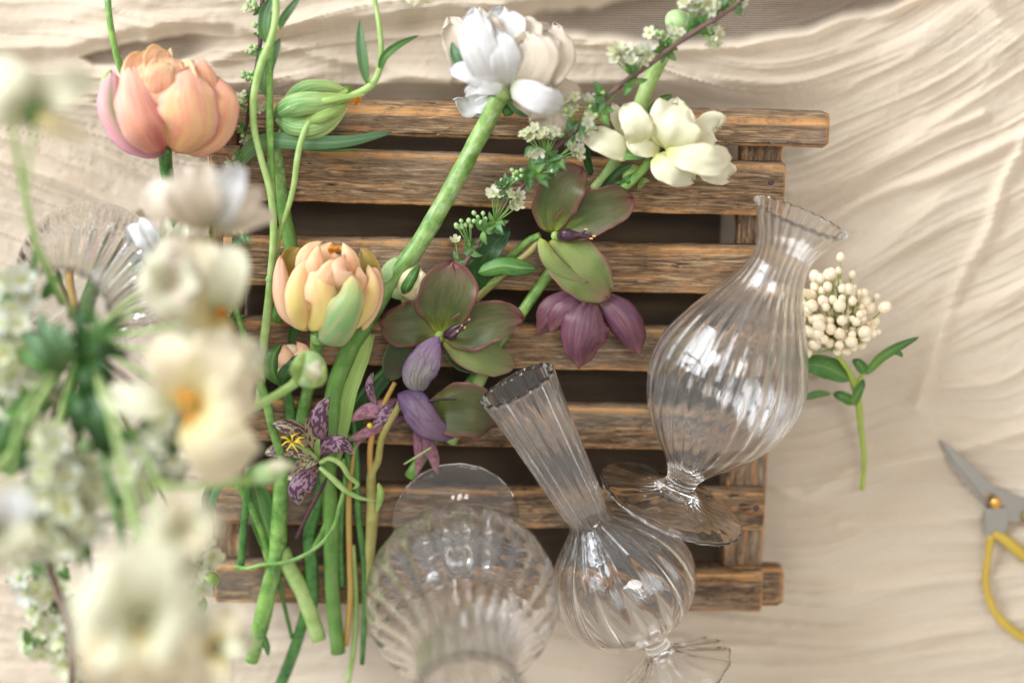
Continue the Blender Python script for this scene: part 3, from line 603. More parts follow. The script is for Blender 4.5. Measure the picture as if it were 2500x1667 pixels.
# ------------------------------------------------------------------ apricot tulip
T2 = Thing('tulip', 'apricot double tulip with one green outer petal in the middle of the crate', 'tulip', P(790, 830, 210))
blob(T2, 'flower_core', A6(560, 600, 370), 235 * KA, M['ty_dome'], sx=1.0, sy=1.15, sz=.7, lump=.03)
tb_(T2, A6, 'stem', [(500, 900, 380, 60), (483, 960, 330, 44), (478, 1040, 280, 40), (440, 1200, 245, 42), (385, 1450, 235, 42), (350, 1650, 235, 42), (330, 1900, 235, 42)], 'stem')
petals(T2, A6, [
 ('petal', [(420, 560, 340), (350, 440, 350), (330, 360, 350), (370, 292, 330)], 95, 'ty_back', dict(cup=.8, ruf=.1)),
 ('petal', [(800, 760, 330), (850, 560, 340), (850, 420, 350), (790, 295, 330)], 95, 'ty_back', dict(cup=.9, ruf=.06)),
 ('petal', [(520, 560, 400), (420, 430, 440), (430, 330, 430), (520, 255, 390)], 95, 'ty_dome', dict(cup=-.9, ruf=.05)),
 ('petal', [(620, 560, 400), (560, 430, 430), (560, 330, 430), (590, 258, 390)], 90, 'ty_dome', dict(cup=-.5, ruf=.1)),
 ('petal', [(700, 580, 400), (720, 440, 430), (700, 340, 420), (665, 262, 390)], 75, 'ty_dome', dict(cup=-.9, ruf=.06)),
 ('petal', [(520, 620, 420), (480, 480, 480), (485, 380, 480), (500, 275, 440)], 88, 'ty_dome', dict(cup=-1.0, ruf=.04)),
 ('petal', [(640, 640, 430), (640, 520, 490), (630, 440, 490), (680, 345, 450)], 105, 'ty_pink', dict(cup=-.9, ruf=.04)),
 ('petal', [(700, 700, 430), (760, 560, 440), (775, 480, 440), (770, 420, 420)], 60, 'ty_dome', dict(cup=-.8, ruf=.1)),
 ('petal', [(560, 700, 440), (540, 560, 500), (560, 460, 500), (600, 370, 460)], 90, 'ty_dome', dict(cup=-.9, ruf=.04)),
 ('petal', [(800, 860, 360), (890, 660, 380), (900, 500, 370), (870, 390, 340)], 55, 'ty_pink', dict(cup=-.9)),
 ('petal', [(720, 860, 400), (840, 690, 430), (870, 540, 430), (838, 412, 390)], 80, 'ty_yel', dict(cup=-1.1, ruf=.04)),
 ('petal', [(420, 860, 400), (280, 720, 430), (240, 520, 420), (238, 348, 370)], 82, 'ty_pink', dict(cup=-1.1, ruf=.04, ab=(.8, .5))),
 ('petal', [(440, 860, 430), (530, 700, 500), (500, 540, 510), (470, 395, 460)], 140, 'ty_yel', dict(cup=-1.0, ruf=.03, ab=(.7, .45))),
 ('petal', [(400, 862, 430), (350, 700, 500), (365, 520, 500), (425, 375, 450)], 92, 'ty_yel', dict(cup=-1.0, ruf=.03, ab=(.75, .45))),
 ('petal', [(500, 935, 430), (620, 820, 520), (705, 640, 530), (718, 468, 470)], 165, 'ty_green', dict(cup=-1.15, ruf=.02, ab=(.6, .5), roll=8)),
])
for a_ in range(7):
    tb_(T2, A6, 'stamen', [(600 + 8 * a_ - 20, 330 - 3 * a_, 440, 7), (585 + 14 * a_ - 20, 300 - 4 * (a_ % 3), 475, 6), (600 + 12 * a_ - 20, 280 + 5 * (a_ % 2), 470, 5)], 'orange', seg=6)
# ------------------------------------------------------------------ white ranunculus
W1 = Thing('ranunculus', 'large white ranunculus with a thick bent stem crossing the crate', 'ranunculus', P(1225, 225, 240))
tube(W1, 'stem', [(1232, 222, 350, 19.8), (1213, 250, 335, 20.7), (1178, 318, 300, 21.6), (1135, 400, 282, 21.6), (1085, 490, 272, 21.6), (1020, 600, 268, 22.5), (945, 700, 268, 23.4), (890, 790, 270, 23.4), (845, 870, 268, 22.5), (818, 950, 262, 21.6), (806, 1040, 255, 21.6), (800, 1140, 250, 20.7), (808, 1260, 245, 19.8), (811, 1425, 240, 18.0), (825, 1592, 238, 18.0)], M['stem_thick'], seg=16, n=70, lump=.06)
WF = [
 ('petal', [(1700, 640, 300), (1580, 690, 290), (1500, 720, 285), (1430, 690, 290)], 91, 'white', dict(tipn=.32, pleat=.035, cup=0.40, ruf=0.20)),
 ('petal', [(1720, 660, 300), (1650, 720, 290), (1580, 750, 280), (1510, 740, 280)], 68, 'white', dict(tipn=.32, pleat=.035, cup=0.40, ruf=0.20)),
 ('petal', [(1760, 600, 330), (1600, 460, 350), (1470, 300, 350), (1395, 140, 330)], 125, 'ivory', dict(tipn=.32, pleat=.035, cup=0.40, ruf=0.15, ab=(1.1, 0.32))),
 ('petal', [(1840, 560, 360), (1700, 300, 400), (1640, 160, 390), (1610, 60, 360)], 102, 'ivory', dict(tipn=.32, pleat=.035, cup=0.64, ruf=0.17)),
 ('petal', [(1850, 560, 360), (1790, 340, 410), (1780, 200, 400), (1770, 95, 370)], 148, 'white', dict(tipn=.32, pleat=.035, cup=0.56, ruf=0.17, ab=(1, 0.29))),
 ('petal', [(1880, 560, 360), (1900, 340, 410), (1880, 240, 400), (1850, 145, 370)], 148, 'ivory', dict(tipn=.32, pleat=.035, cup=0.56, ruf=0.17, ab=(1, 0.29))),
 ('petal', [(1860, 580, 380), (1980, 420, 420), (2060, 300, 410), (2080, 205, 370)], 217, 'ivory', dict(tipn=.32, pleat=.035, cup=0.40, ruf=0.12, ab=(1.15, 0.26))),
 ('petal', [(1850, 590, 400), (1960, 400, 440), (2000, 300, 430), (2030, 200, 390)], 148, 'ivory', dict(tipn=.32, pleat=.035, cup=-0.13, ruf=0.11, ab=(1, 0.26))),
 ('petal', [(1840, 600, 400), (2050, 520, 430), (2140, 440, 420), (2180, 420, 390)], 91, 'ivory', dict(tipn=.32, pleat=.035, cup=0.32, ruf=0.10)),
 ('petal', [(1900, 600, 380), (2060, 590, 400), (2140, 520, 390), (2185, 420, 360)], 68, 'ivory', dict(tipn=.32, pleat=.035, cup=0.32, ruf=0.10)),
 ('petal', [(1830, 600, 410), (1930, 460, 470), (1950, 360, 470), (1900, 250, 430)], 188, 'ivory', dict(tipn=.32, pleat=.035, cup=-0.15, ruf=0.08, ab=(.95, 0.27))),
 ('petal', [(1800, 590, 420), (1770, 420, 490), (1740, 300, 490), (1700, 185, 440)], 114, 'white', dict(tipn=.32, pleat=.035, cup=-0.23, ruf=0.08)),
 ('petal', [(1790, 590, 420), (1650, 430, 490), (1580, 260, 490), (1560, 72, 420)], 134, 'white', dict(tipn=.32, pleat=.035, cup=-0.23, ruf=0.07, ab=(.95, 0.32))),
 ('sepal', [(1560, 500, 420), (1480, 440, 430), (1430, 370, 430), (1410, 290, 410)], 40, 'leaf_blue', dict(cup=0.40, ruf=.1)),
 ('petal', [(1760, 620, 430), (1640, 560, 470), (1530, 500, 480), (1410, 470, 450)], 68, 'white', dict(tipn=.32, pleat=.035, cup=-0.13, ruf=0.15, ab=(1.2, 0.32))),
 ('petal', [(1760, 610, 450), (1660, 600, 470), (1580, 600, 470), (1505, 640, 440)], 51, 'white', dict(tipn=.32, pleat=.035, cup=-0.15, ruf=0.14, ab=(.8, 0.32))),
 ('petal', [(1830, 620, 400), (2020, 700, 380), (2090, 810, 360), (2060, 900, 330)], 148, 'ivory', dict(tipn=.32, pleat=.035, cup=-0.08, ruf=0.11, ab=(.9, 0.26))),
 ('petal', [(1960, 600, 350), (2130, 600, 360), (2220, 620, 350), (2300, 660, 330)], 80, 'ivory', dict(tipn=.32, pleat=.035, cup=0.24, ruf=0.11)),
 ('petal', [(1810, 610, 440), (1960, 650, 500), (2080, 700, 500), (2160, 740, 430)], 100, 'white', dict(tipn=.32, pleat=.035, cup=-0.25, ruf=0.08, ab=(.9, 0.26))),
 ('sepal', [(1790, 680, 350), (1850, 740, 345), (1920, 770, 335), (2010, 780, 330)], 36, 'leaf_blue', dict(cup=0.40)),
 ('sepal', [(1800, 640, 370), (1700, 640, 380), (1620, 620, 390), (1520, 600, 400)], 26, 'leaf_small', dict(cup=-0.23)),
]
petals(W1, A2, WF)
blob(W1, 'calyx', A2(1765, 640, 372), 62 * KA, M['stem_light'], sx=1, sy=.8, sz=1, lump=.12)
tb_(W1, A2, 'stem_leaf', [(1760, 760, 300, 40), (1800, 750, 300, 44), (1830, 740, 300, 30)], 'stem_dark', seg=10)
# ------------------------------------------------------------------ cream ranunculus
W2 = Thing('ranunculus', 'cream ranunculus with loose open petals near the upper right slats', 'ranunculus', P(1600, 370, 210))
tb_(W2, A3, 'stem', [(1080, 1100, 330, 32), (1000, 1200, 300, 31), (890, 1300, 270, 31), (700, 1480, 235, 34), (480, 1760, 230, 36), (330, 1960, 228, 38), (190, 2160, 226, 38), (60, 2330, 225, 40), (-130, 2600, 225, 40), (-330, 2900, 225, 40), (-560, 3260, 222, 40)], 'stem', n=60)
petals(W2, A3, [
 ('leaf', [(1060, 880, 290), (1090, 780, 310), (1150, 700, 310), (1235, 648, 290)], 42, 'leaf', dict(cup=0.48)),
 ('petal', [(1180, 900, 320), (1220, 800, 350), (1250, 720, 350), (1270, 665, 330)], 69, 'cream', dict(tipn=.32, pleat=.03, cup=0.40, ruf=0.15)),
 ('petal', [(980, 960, 340), (900, 860, 360), (860, 780, 350), (835, 712, 330)], 63, 'cream', dict(tipn=.32, pleat=.03, cup=0.32, ruf=0.18)),
 ('petal', [(1330, 980, 340), (1420, 930, 370), (1500, 870, 370), (1545, 880, 340)], 120, 'cream', dict(tipn=.32, pleat=.03, cup=0.48, ruf=0.15, ab=(1, 0.30), roll=-15)),
 ('petal', [(1130, 1010, 360), (1030, 980, 390), (960, 960, 380), (880, 920, 360)], 69, 'cream', dict(tipn=.32, pleat=.03, cup=0.24, ruf=0.14)),
 ('petal', [(1150, 1030, 370), (1040, 1010, 400), (970, 980, 400), (940, 930, 380)], 63, 'cream', dict(tipn=.32, pleat=.03, cup=0.40, ruf=0.14)),
 ('petal', [(970, 1040, 370), (860, 1000, 400), (760, 950, 400), (632, 930, 350)], 94, 'cream', dict(tipn=.32, pleat=.03, cup=-0.14, ruf=0.12, ab=(.9, 0.34))),
 ('petal', [(1010, 1000, 390), (990, 890, 450), (950, 800, 450), (905, 722, 390)], 101, 'cream', dict(tipn=.32, pleat=.03, cup=-0.22, ruf=0.11, ab=(.9, 0.32))),
 ('petal', [(1190, 1020, 400), (1230, 910, 460), (1250, 800, 460), (1290, 690, 400)], 170, 'cream', dict(tipn=.32, pleat=.03, cup=-0.16, ruf=0.15, ab=(.95, 0.30))),
 ('petal', [(1360, 1080, 370), (1470, 1140, 390), (1560, 1180, 380), (1620, 1230, 350)], 89, 'cream', dict(tipn=.32, pleat=.03, cup=0.40, ruf=0.17, ab=(1.1, 0.30))),
 ('petal', [(1200, 1010, 410), (1350, 1070, 460), (1500, 1110, 460), (1640, 1090, 400)], 105, 'cream', dict(tipn=.32, pleat=.03, cup=-0.19, ruf=0.17, ab=(1.1, 0.32))),
 ('petal', [(1130, 1050, 390), (1190, 1130, 430), (1280, 1180, 430), (1380, 1240, 370)], 101, 'cream', dict(tipn=.32, pleat=.03, cup=-0.14, ruf=0.14, ab=(.95, 0.29))),
 ('sepal', [(820, 1085, 360), (930, 1060, 385), (1020, 1060, 385), (1120, 1050, 375)], 36, 'leaf_small', dict(cup=0.64)),
 ('leaf', [(960, 1130, 300), (890, 1160, 280), (800, 1240, 260), (720, 1330, 240)], 26, 'leaf_dark', dict(cup=0.40)),
])
W2b = Thing('ranunculus_bud', 'pale green ranunculus bud with a thick light stem at top right', 'flower bud', P(1600, 240, 240))
tb_(W2b, A3, 'stem', [(1300, 170, 300, 42), (1230, 290, 290, 46), (1150, 420, 280, 50), (1080, 560, 272, 52), (1010, 740, 265, 52), (960, 860, 255, 50), (900, 1000, 240, 45), (800, 1180, 225, 40), (700, 1300, 222, 38)], 'stem_light', seg=14, n=40)
blob(W2b, 'bud', A3(1275, 150, 320), 92 * KA, M['budgreen'], sy=.85, rot=30)
for a_ in (-60, 0, 60):
    petal(W2b, 'sepal', [A3(1270 + a_ * .3, 225, 330), A3(1275 + a_ * .9, 160, 356), A3(1285 + a_, 90, 330)], 38 * KA, M['budgreen'], cup=-1)
b_ = Thing('ranunculus_bud', 'small lime green bud half hidden below the cream ranunculus', 'flower bud', P(1540, 430, 225))
blob(b_, 'bud', A3(955, 1190, 262), 62 * KA, M['leaf_lime'], sy=1.1, rot=40)
petal(b_, 'sepal', [A3(880, 1290, 235), A3(930, 1240, 300), A3(1010, 1180, 290)], 40 * KA, M['leaf'], cup=-.9)
petal(b_, 'sepal', [A3(1000, 1290, 235), A3(1040, 1240, 260), A3(1080, 1240, 240)], 30 * KA, M['leaf_lime'], cup=-.9)
tb_(b_, A3, 'stem', [(900, 1250, 255, 22), (800, 1270, 240, 24), (700, 1330, 230, 24)], 'stem_dark')
lf = Thing('foliage_cutting', 'narrow dark green leaf standing upright left of the cream ranunculus', 'leaf', P(1430, 380, 230))
petals(lf, A3, [('blade', [(680, 1200, 240), (655, 1090, 270), (640, 960, 290), (640, 850, 290)], 30, 'leaf_dark', dict(cup=.6, ab=(.7, .4), rib=.1))])
# ------------------------------------------------------------------ hellebores
H1 = Thing('hellebore', 'olive green hellebore facing up beside the apricot tulip', 'hellebore', P(1078, 818, 215))
petals(H1, A6, [
 ('sepal', [(1300, 900, 300), (1140, 960, 305), (1030, 1070, 290), (985, 1200, 260)], 120, 'hel_dark', dict(cup=.5, ruf=.04)),
 ('sepal', [(1310, 880, 305), (1200, 830, 320), (1060, 820, 330), (915, 800, 320)], 167, 'hel', dict(cup=.45, ruf=.08, ab=(.95, .55))),
 ('sepal', [(1330, 890, 305), (1360, 720, 335), (1390, 560, 350), (1420, 398, 335)], 211, 'hel', dict(cup=.4, ruf=.07, ab=(1.15, .55))),
 ('sepal', [(1350, 910, 303), (1520, 990, 315), (1690, 1060, 310), (1850, 1100, 290)], 123, 'hel_light', dict(cup=.4, ruf=.08, ab=(.95, .5))),
 ('sepal', [(1350, 890, 305), (1520, 850, 335), (1700, 800, 345), (1900, 780, 325)], 167, 'hel', dict(cup=.45, ruf=.09, ab=(1, .55))),
 ('sepal', [(1370, 1020, 280), (1470, 1090, 290), (1550, 1110, 295), (1640, 1100, 280)], 48, 'hel_dark', dict(cup=.9, label='shrivelled brown sepal')),
])
for i_, (a_, b_2) in enumerate([((1420, 850), (1530, 790)), ((1430, 870), (1500, 845)), ((1420, 890), (1480, 830)), ((1400, 905), (1450, 870))]):
    tb_(H1, A6, 'pistil', [(1362, 895, 322, 18), (1385 + 8 * i_, 880 + 4 * i_, 365, 32), (a_[0] + 12, a_[1] - 8, 385, 20), (b_2[0], b_2[1], 392, 6)], 'pistil', seg=8)
    tb_(H1, A6, 'pistil_tip', [(b_2[0] - 8, b_2[1] + 4, 392, 5), (b_2[0] + 2, b_2[1] - 10, 396, 7)], 'pistil_tip', seg=6)
blob(H1, 'flower_base', A6(1325, 900, 306), 40 * KA, M['leaf_lime'])
tb_(H1, A6, 'stem', [(1320, 910, 290, 26), (1250, 1080, 255, 26), (1130, 1300, 235, 26), (1000, 1500, 225, 26)], 'stem_olive')
H2 = Thing('hellebore', 'mauve backed hellebore turned face down with one open green sepal', 'hellebore', P(1045, 985, 215))
petals(H2, A6, [
 ('sepal', [(1230, 1400, 300), (1400, 1410, 340), (1560, 1430, 350), (1740, 1490, 320)], 195, 'hel', dict(cup=.5, ruf=.10, ab=(1.05, .5), label='open sepal showing its green inside')),
 ('sepal', [(1180, 1290, 330), (1180, 1180, 370), (1230, 1040, 385), (1320, 905, 360)], 128, 'hel_back', dict(cup=-.6, ruf=.02, ab=(.85, .55))),
 ('sepal', [(1040, 1290, 330), (1150, 1370, 385), (1260, 1500, 395), (1430, 1590, 350)], 125, 'hel_lilac', dict(cup=-.8, ruf=.04, ab=(.8, .5))),
])
tb_(H2, A6, 'pistil', [(1230, 1345, 360, 12), (1330, 1330, 372, 10), (1440, 1330, 370, 6)], 'pistil', seg=7)
tb_(H2, A6, 'stem', [(1070, 1310, 320, 20), (1035, 1400, 300, 22), (985, 1480, 275, 24), (930, 1600, 255, 24), (900, 1760, 246, 26), (862, 1830, 242, 30), (858, 1920, 240, 36), (868, 2050, 238, 42), (862, 2200, 236, 42), (850, 2330, 233, 38), (838, 2600, 230, 36)], 'stem_olive', n=40, lump=.04)
tb_(H2, A6, 'side_stem', [(1020, 1215, 270, 16), (960, 1330, 262, 18), (905, 1450, 255, 20), (868, 1560, 250, 20), (850, 1700, 246, 20), (856, 1860, 242, 22)], 'stem_tan', n=30)
petals(H2, A6, [('bract', [(905, 1900, 262), (925, 1970, 280), (915, 2040, 275), (893, 2100, 255)], 30, 'leaf_lime', dict(cup=-1))])
H3 = Thing('hellebore', 'large green hellebore with dark pistil just under the cream ranunculus', 'hellebore', P(1355, 575, 215))
petals(H3, A7, [
 ('sepal', [(400, 180, 300), (350, 90, 310), (345, -20, 310), (370, -160, 290)], 62, 'hel_back', dict(cup=.9, ruf=.05)),
 ('sepal', [(410, 190, 305), (430, 10, 340), (520, -140, 360), (620, -250, 340)], 165, 'hel', dict(cup=.5, ruf=.09, ab=(1.0, .5))),
 ('sepal', [(430, 200, 303), (600, 90, 340), (790, 0, 350), (975, -50, 325)], 170, 'hel', dict(cup=.5, ruf=.09, ab=(1.05, .52))),
 ('sepal', [(410, 240, 300), (520, 360, 330), (640, 480, 340), (800, 640, 310)], 189, 'hel_light', dict(cup=.35, ruf=.08, ab=(.95, .48))),
 ('sepal', [(330, 230, 320), (390, 370, 350), (500, 470, 350), (660, 530, 335)], 66, 'hel_light', dict(cup=-.6, ruf=.05, ab=(.9, .5))),
])
blob(H3, 'flower_base', A7(435, 212, 320), 30 * KA, M['leaf_lime'])
for i_, (ex, ey) in enumerate([(710, 215), (690, 232), (655, 170)]):
    tb_(H3, A7, 'pistil', [(460, 205 + 6 * i_, 330, 16), (510, 205 + 8 * (i_ - 1), 360, 36), (580, 205 + 6 * i_ - 6, 365, 16), (ex, ey, 372, 6)], 'pistil', seg=8)
    tb_(H3, A7, 'pistil_tip', [(ex - 20, ey - 2, 372, 6), (ex + 2, ey, 374, 8)], 'pistil_tip', seg=6)
tb_(H3, A7, 'stem', [(330, 210, 280, 24), (260, 240, 260, 24), (150, 340, 240, 26), (0, 470, 228, 28), (-120, 640, 225, 30)], 'stem')
st2 = Thing('plant_cutting', 'pale mauve stem crossing behind the green hellebores', 'flower stem', P(1280, 620, 215))
tb_(st2, A7, 'stem', [(340, 240, 270, 22), (240, 340, 262, 24), (100, 450, 250, 28), (-20, 560, 238, 30), (-150, 680, 225, 30)], 'stem_olive')
H4 = Thing('hellebore', 'dusky purple hellebore nodding below the green one on the slats', 'hellebore', P(1455, 735, 205))
petals(H4, A7, [
 ('sepal', [(650, 640, 260), (480, 700, 285), (380, 780, 280), (310, 880, 250)], 115, 'hel_purp', dict(cup=-.6, ruf=.09)),
 ('sepal', [(680, 650, 275), (560, 700, 315), (470, 770, 315), (400, 870, 275)], 99, 'hel_purp', dict(cup=-.7, ruf=.09, ab=(.9, .45))),
 ('sepal', [(740, 620, 275), (860, 720, 310), (950, 860, 315), (1015, 1025, 270)], 134, 'hel_purp', dict(cup=-.8, ruf=.08, ab=(.9, .55))),
 ('sepal', [(700, 640, 290), (650, 780, 345), (615, 940, 350), (605, 1108, 290)], 173, 'hel_purp', dict(cup=-.7, ruf=.09, ab=(.95, .55))),
])
tb_(H4, A7, 'stem', [(710, 650, 285, 24), (690, 560, 262, 22), (600, 470, 240, 22), (480, 420, 230, 22)], 'stem_dark')
# dark leaves near the hellebores
lf = Thing('foliage_cutting', 'dark glossy green leaf pointing up left of the green hellebore', 'leaf', P(1190, 640, 225))
petals(lf, A6, [('blade', [(1590, 600, 240), (1600, 440, 265), (1690, 290, 280), (1800, 160, 265)], 95, 'leaf_dark', dict(cup=.5, rib=.12, ab=(.9, .6)))])
lf = Thing('foliage_cutting', 'small mid green leaf with a folded midrib below the dark leaf', 'leaf', P(1240, 655, 230))
petals(lf, A6, [('blade', [(1590, 465, 290), (1760, 420, 312), (1880, 430, 312), (1990, 440, 295)], 66, 'leaf', dict(cup=-.7, rib=-.08, ab=(.8, .5))),
  ('petiole', [(1740, 490, 280), (1700, 520, 265), (1640, 570, 250), (1600, 640, 240)], 28, 'leaf_lime', dict(cup=-1, ab=(.7, .3)))])
lf = Thing('hellebore_bud', 'cream hellebore bud with green sepals tucked behind the thick stem', 'flower bud', P(1010, 690, 215))
blob(lf, 'bud', A6(1130, 530, 262), 112 * KA, M['budcream'], sy=1.25, rot=-25, sz=.8)
petals(lf, A6, [('sepal', [(1130, 640, 250), (1010, 560, 290), (980, 460, 300), (1030, 360, 270)], 78, 'budgreen', dict(cup=-.9)),
 ('sepal', [(1130, 665, 255), (1200, 600, 310), (1220, 520, 310), (1200, 450, 280)], 60, 'budcream', dict(cup=-.9)),
 ('sepal', [(1090, 640, 260), (1100, 560, 330), (1150, 470, 330), (1190, 410, 290)], 45, 'leaf', dict(cup=-.9)),
 ('sepal', [(1060, 640, 255), (1120, 670, 275), (1190, 640, 280), (1230, 580, 270)], 34, 'leaf_lime', dict(cup=-.6))])
# ------------------------------------------------------------------ fritillaries
Q1 = Thing('fritillary', 'chequered purple fritillary with yellow stamens lying open among the stems', 'fritillary', P(780, 1110, 220))
petals(Q1, B5, [
 ('petal', [(560, 950, 290), (380, 920, 295), (240, 920, 290), (100, 960, 270)], 85, 'frit_in', dict(cup=.5)),
 ('petal', [(590, 990, 290), (470, 1050, 310), (390, 1120, 310), (310, 1190, 290)], 75, 'frit_in', dict(cup=.6)),
 ('petal', [(600, 960, 290), (480, 840, 345), (370, 730, 370), (168, 688, 350)], 98, 'frit_in', dict(cup=.9, ab=(.95, .6))),
 ('petal', [(600, 940, 300), (560, 800, 360), (560, 650, 400), (682, 450, 380)], 95, 'frit_in', dict(cup=.7, ab=(.9, .6))),
 ('petal', [(640, 880, 330), (610, 720, 400), (600, 580, 415), (684, 448, 385)], 88, 'frit', dict(cup=-.8, ab=(1.1, .55))),
 ('petal', [(600, 1000, 300), (680, 890, 370), (790, 880, 390), (918, 968, 350)], 92, 'frit', dict(cup=-.7, ab=(.9, .6))),
 ('petal', [(590, 1080, 300), (500, 1180, 370), (400, 1280, 385), (415, 1424, 340)], 108, 'frit', dict(cup=-.7, ab=(1.0, .55))),
 ('flower_midrib', [(580, 1010, 300), (575, 930, 330), (580, 860, 350), (600, 790, 360)], 30, 'leaf_lime', dict(cup=.6)),
])
tb_(Q1, B5, 'style', [(570, 1000, 310, 22), (500, 940, 370, 16), (420, 900, 410, 14), (340, 860, 430, 10)], 'stem_light', seg=8)
for a_, (ex, ey) in enumerate([(250, 810), (255, 885), (300, 930), (400, 945), (455, 895), (455, 815), (400, 775), (340, 790), (430, 860)]):
    mx, my = (350 + ex) / 2 + 18 * (a_ % 3 - 1), (860 + ey) / 2 - 22
    tb_(Q1, B5, 'stamen', [(352, 862, 430, 6), (mx, my, 462, 9), (ex, ey, 445, 7)], 'yellow', seg=7)
for pts in ([(610, 1040, 310, 24), (690, 1005, 345, 24), (790, 1050, 350, 26), (870, 1170, 330, 24), (945, 1240, 310, 20), (900, 1285, 300, 8)], [(605, 1090, 305, 24), (690, 1160, 330, 28), (830, 1290, 320, 28), (960, 1360, 300, 20), (1110, 1392, 285, 6)]):
    tb_(Q1, B5, 'curled_leaf', pts, 'stem_light', seg=10, n=24)
Q2 = Thing('fritillary', 'faded pinkish purple fritillary half hidden behind the olive stems', 'fritillary', P(930, 1010, 215))
petals(Q2, B5, [
 ('petal', [(1120, 515, 270), (1060, 400, 290), (1060, 300, 290), (1085, 225, 275)], 46, 'frit', dict(cup=-.9)),
 ('petal', [(1400, 480, 250), (1180, 540, 270), (1020, 580, 275), (858, 662, 255)], 84, 'frit_pink', dict(cup=-.6)),
 ('petal', [(1400, 600, 250), (1180, 690, 262), (1020, 770, 262), (838, 842, 245)], 60, 'frit_pink', dict(cup=-.7)),
 ('petal', [(1360, 500, 262), (1260, 560, 285), (1180, 620, 285), (1080, 720, 262)], 70, 'frit', dict(cup=-.6)),
 ('petal', [(1060, 780, 240), (990, 820, 250), (950, 860, 250), (935, 910, 240)], 26, 'frit_pink', dict(cup=-.7)),
])
blob(Q2, 'anther', B5(1055, 705, 280), 24 * KC, M['yellow'])
Q3 = Thing('fritillary', 'two hanging dusty pink petals below the mauve hellebore', 'fritillary', P(1040, 1090, 210))
petals(Q3, B2, [
 ('petal', [(1325, 100, 255), (1345, 190, 268), (1350, 280, 262), (1330, 385, 240)], 34, 'frit_pink', dict(cup=-.7)),
 ('petal', [(1385, 110, 255), (1400, 190, 268), (1430, 270, 262), (1455, 370, 240)], 40, 'frit_pink', dict(cup=-.7)),
])
tb_(Q3, B2, 'style', [(1420, 215, 275, 6), (1340, 265, 278, 6), (1262, 312, 262, 5)], 'stem_light', seg=7)
# ------------------------------------------------------------------ buds at centre left
bd = Thing('ranunculus_bud', 'half open blush bud wrapped in dark green sepals below the apricot tulip', 'flower bud', P(700, 880, 215))
blob(bd, 'bud', A6(300, 1080, 262), 112 * KA, M['budcream'], sy=1.15, rot=10, sz=.8)
petals(bd, A6, [
 ('petal', [(340, 1180, 270), (360, 1080, 315), (380, 1000, 310), (350, 945, 280)], 85, 'ty_pink', dict(cup=-.8)),
 ('petal', [(250, 1180, 270), (270, 1080, 330), (270, 1010, 325), (265, 955, 290)], 60, 'ty_pink', dict(cup=-.8)),
 ('sepal', [(240, 1230, 260), (180, 1130, 305), (190, 1030, 310), (245, 945, 280)], 68, 'leaf', dict(cup=-.9)),
 ('sepal', [(240, 1240, 270), (270, 1160, 330), (330, 1080, 335), (420, 1010, 300)], 60, 'leaf_dark', dict(cup=-.9)),
])
tb_(bd, A6, 'stem', [(250, 1220, 260, 34), (290, 1320, 240, 34), (310, 1500, 230, 34), (300, 1700, 228, 32)], 'stem_dark')
bd = Thing('ranunculus_bud', 'round yellow green bud standing tall and out of focus under the apricot tulip', 'flower bud', P(750, 915, 230))
blob(bd, 'bud', A6(430, 1125, 620), 122 * KA, M['budgreen'], sy=1.05, sz=1)
petals(bd, A6, [('petal', [(420, 1190, 690), (470, 1130, 730), (500, 1060, 700)], 75, 'cream', dict(cup=-.8)),
  ('sepal', [(350, 1210, 660), (360, 1090, 720), (410, 1000, 680)], 55, 'leaf_lime', dict(cup=-1)),
  ('sepal', [(450, 1250, 640), (520, 1180, 690), (540, 1090, 660)], 40, 'leaf_lime', dict(cup=-1))])
tb_(bd, A6, 'stem', [(350, 1210, 620, 32), (230, 1290, 650, 30), (90, 1370, 690, 29), (-60, 1450, 740, 28), (-200, 1500, 760, 28)], 'stem_light', seg=10)
# ------------------------------------------------------------------ parrot tulip bud
pt = Thing('tulip', 'closed green striped parrot tulip bud lying over the top slat', 'tulip', P(757, 275, 215))
blob(pt, 'bud_core', A2(430, 770, 285), 150 * KA, M['parrot'], sx=1, sy=1.45, rot=82, sz=.8)
petals(pt, A2, [
 ('petal', [(220, 800, 300), (380, 620, 330), (560, 590, 320), (715, 640, 290)], 60, 'parrot', dict(cup=-.9, ruf=.05)),
 ('petal', [(200, 820, 300), (350, 870, 345), (520, 840, 345), (690, 740, 300)], 75, 'parrot', dict(cup=-1, ruf=.04)),
 ('petal', [(230, 870, 290), (360, 920, 320), (540, 890, 320), (700, 740, 290)], 45, 'parrot', dict(cup=-1, ruf=.04)),
 ('petal', [(190, 780, 310), (330, 720, 385), (520, 700, 385), (720, 650, 320)], 98, 'parrot', dict(cup=-1.1, ruf=.04, ab=(.7, .55))),
 ('petal', [(380, 840, 330), (500, 800, 375), (600, 760, 370), (705, 700, 320)], 58, 'leaf_lime', dict(cup=-1, ruf=.05)),
 ('frill', [(650, 690, 315), (720, 680, 325), (770, 670, 315), (745, 725, 300)], 26, 'orange', dict(cup=.8, ruf=.2)),
 ('frill', [(640, 640, 320), (690, 610, 335), (715, 620, 325), (700, 650, 310)], 20, 'leaf_lime', dict(cup=.8, ruf=.2)),
 ('curled_tip', [(420, 700, 360), (560, 690, 390), (700, 665, 385), (820, 648, 360)], 26, 'leaf_lime', dict(cup=-.8)),
])
tb_(pt, A2, 'stem', [(250, 900, 270, 26), (215, 1000, 245, 40), (210, 1060, 240, 44), (225, 1180, 236, 46), (240, 1330, 232, 48), (270, 1500, 228, 48), (310, 1720, 226, 48), (260, 2000, 226, 46), (210, 2200, 226, 44)], 'stem_thick', n=30)
petals(pt, A2, [('leaf', [(300, 2350, 228), (340, 2200, 240), (300, 2020, 250), (260, 1800, 245)], 44, 'leaf_dark', dict(cup=.6))])
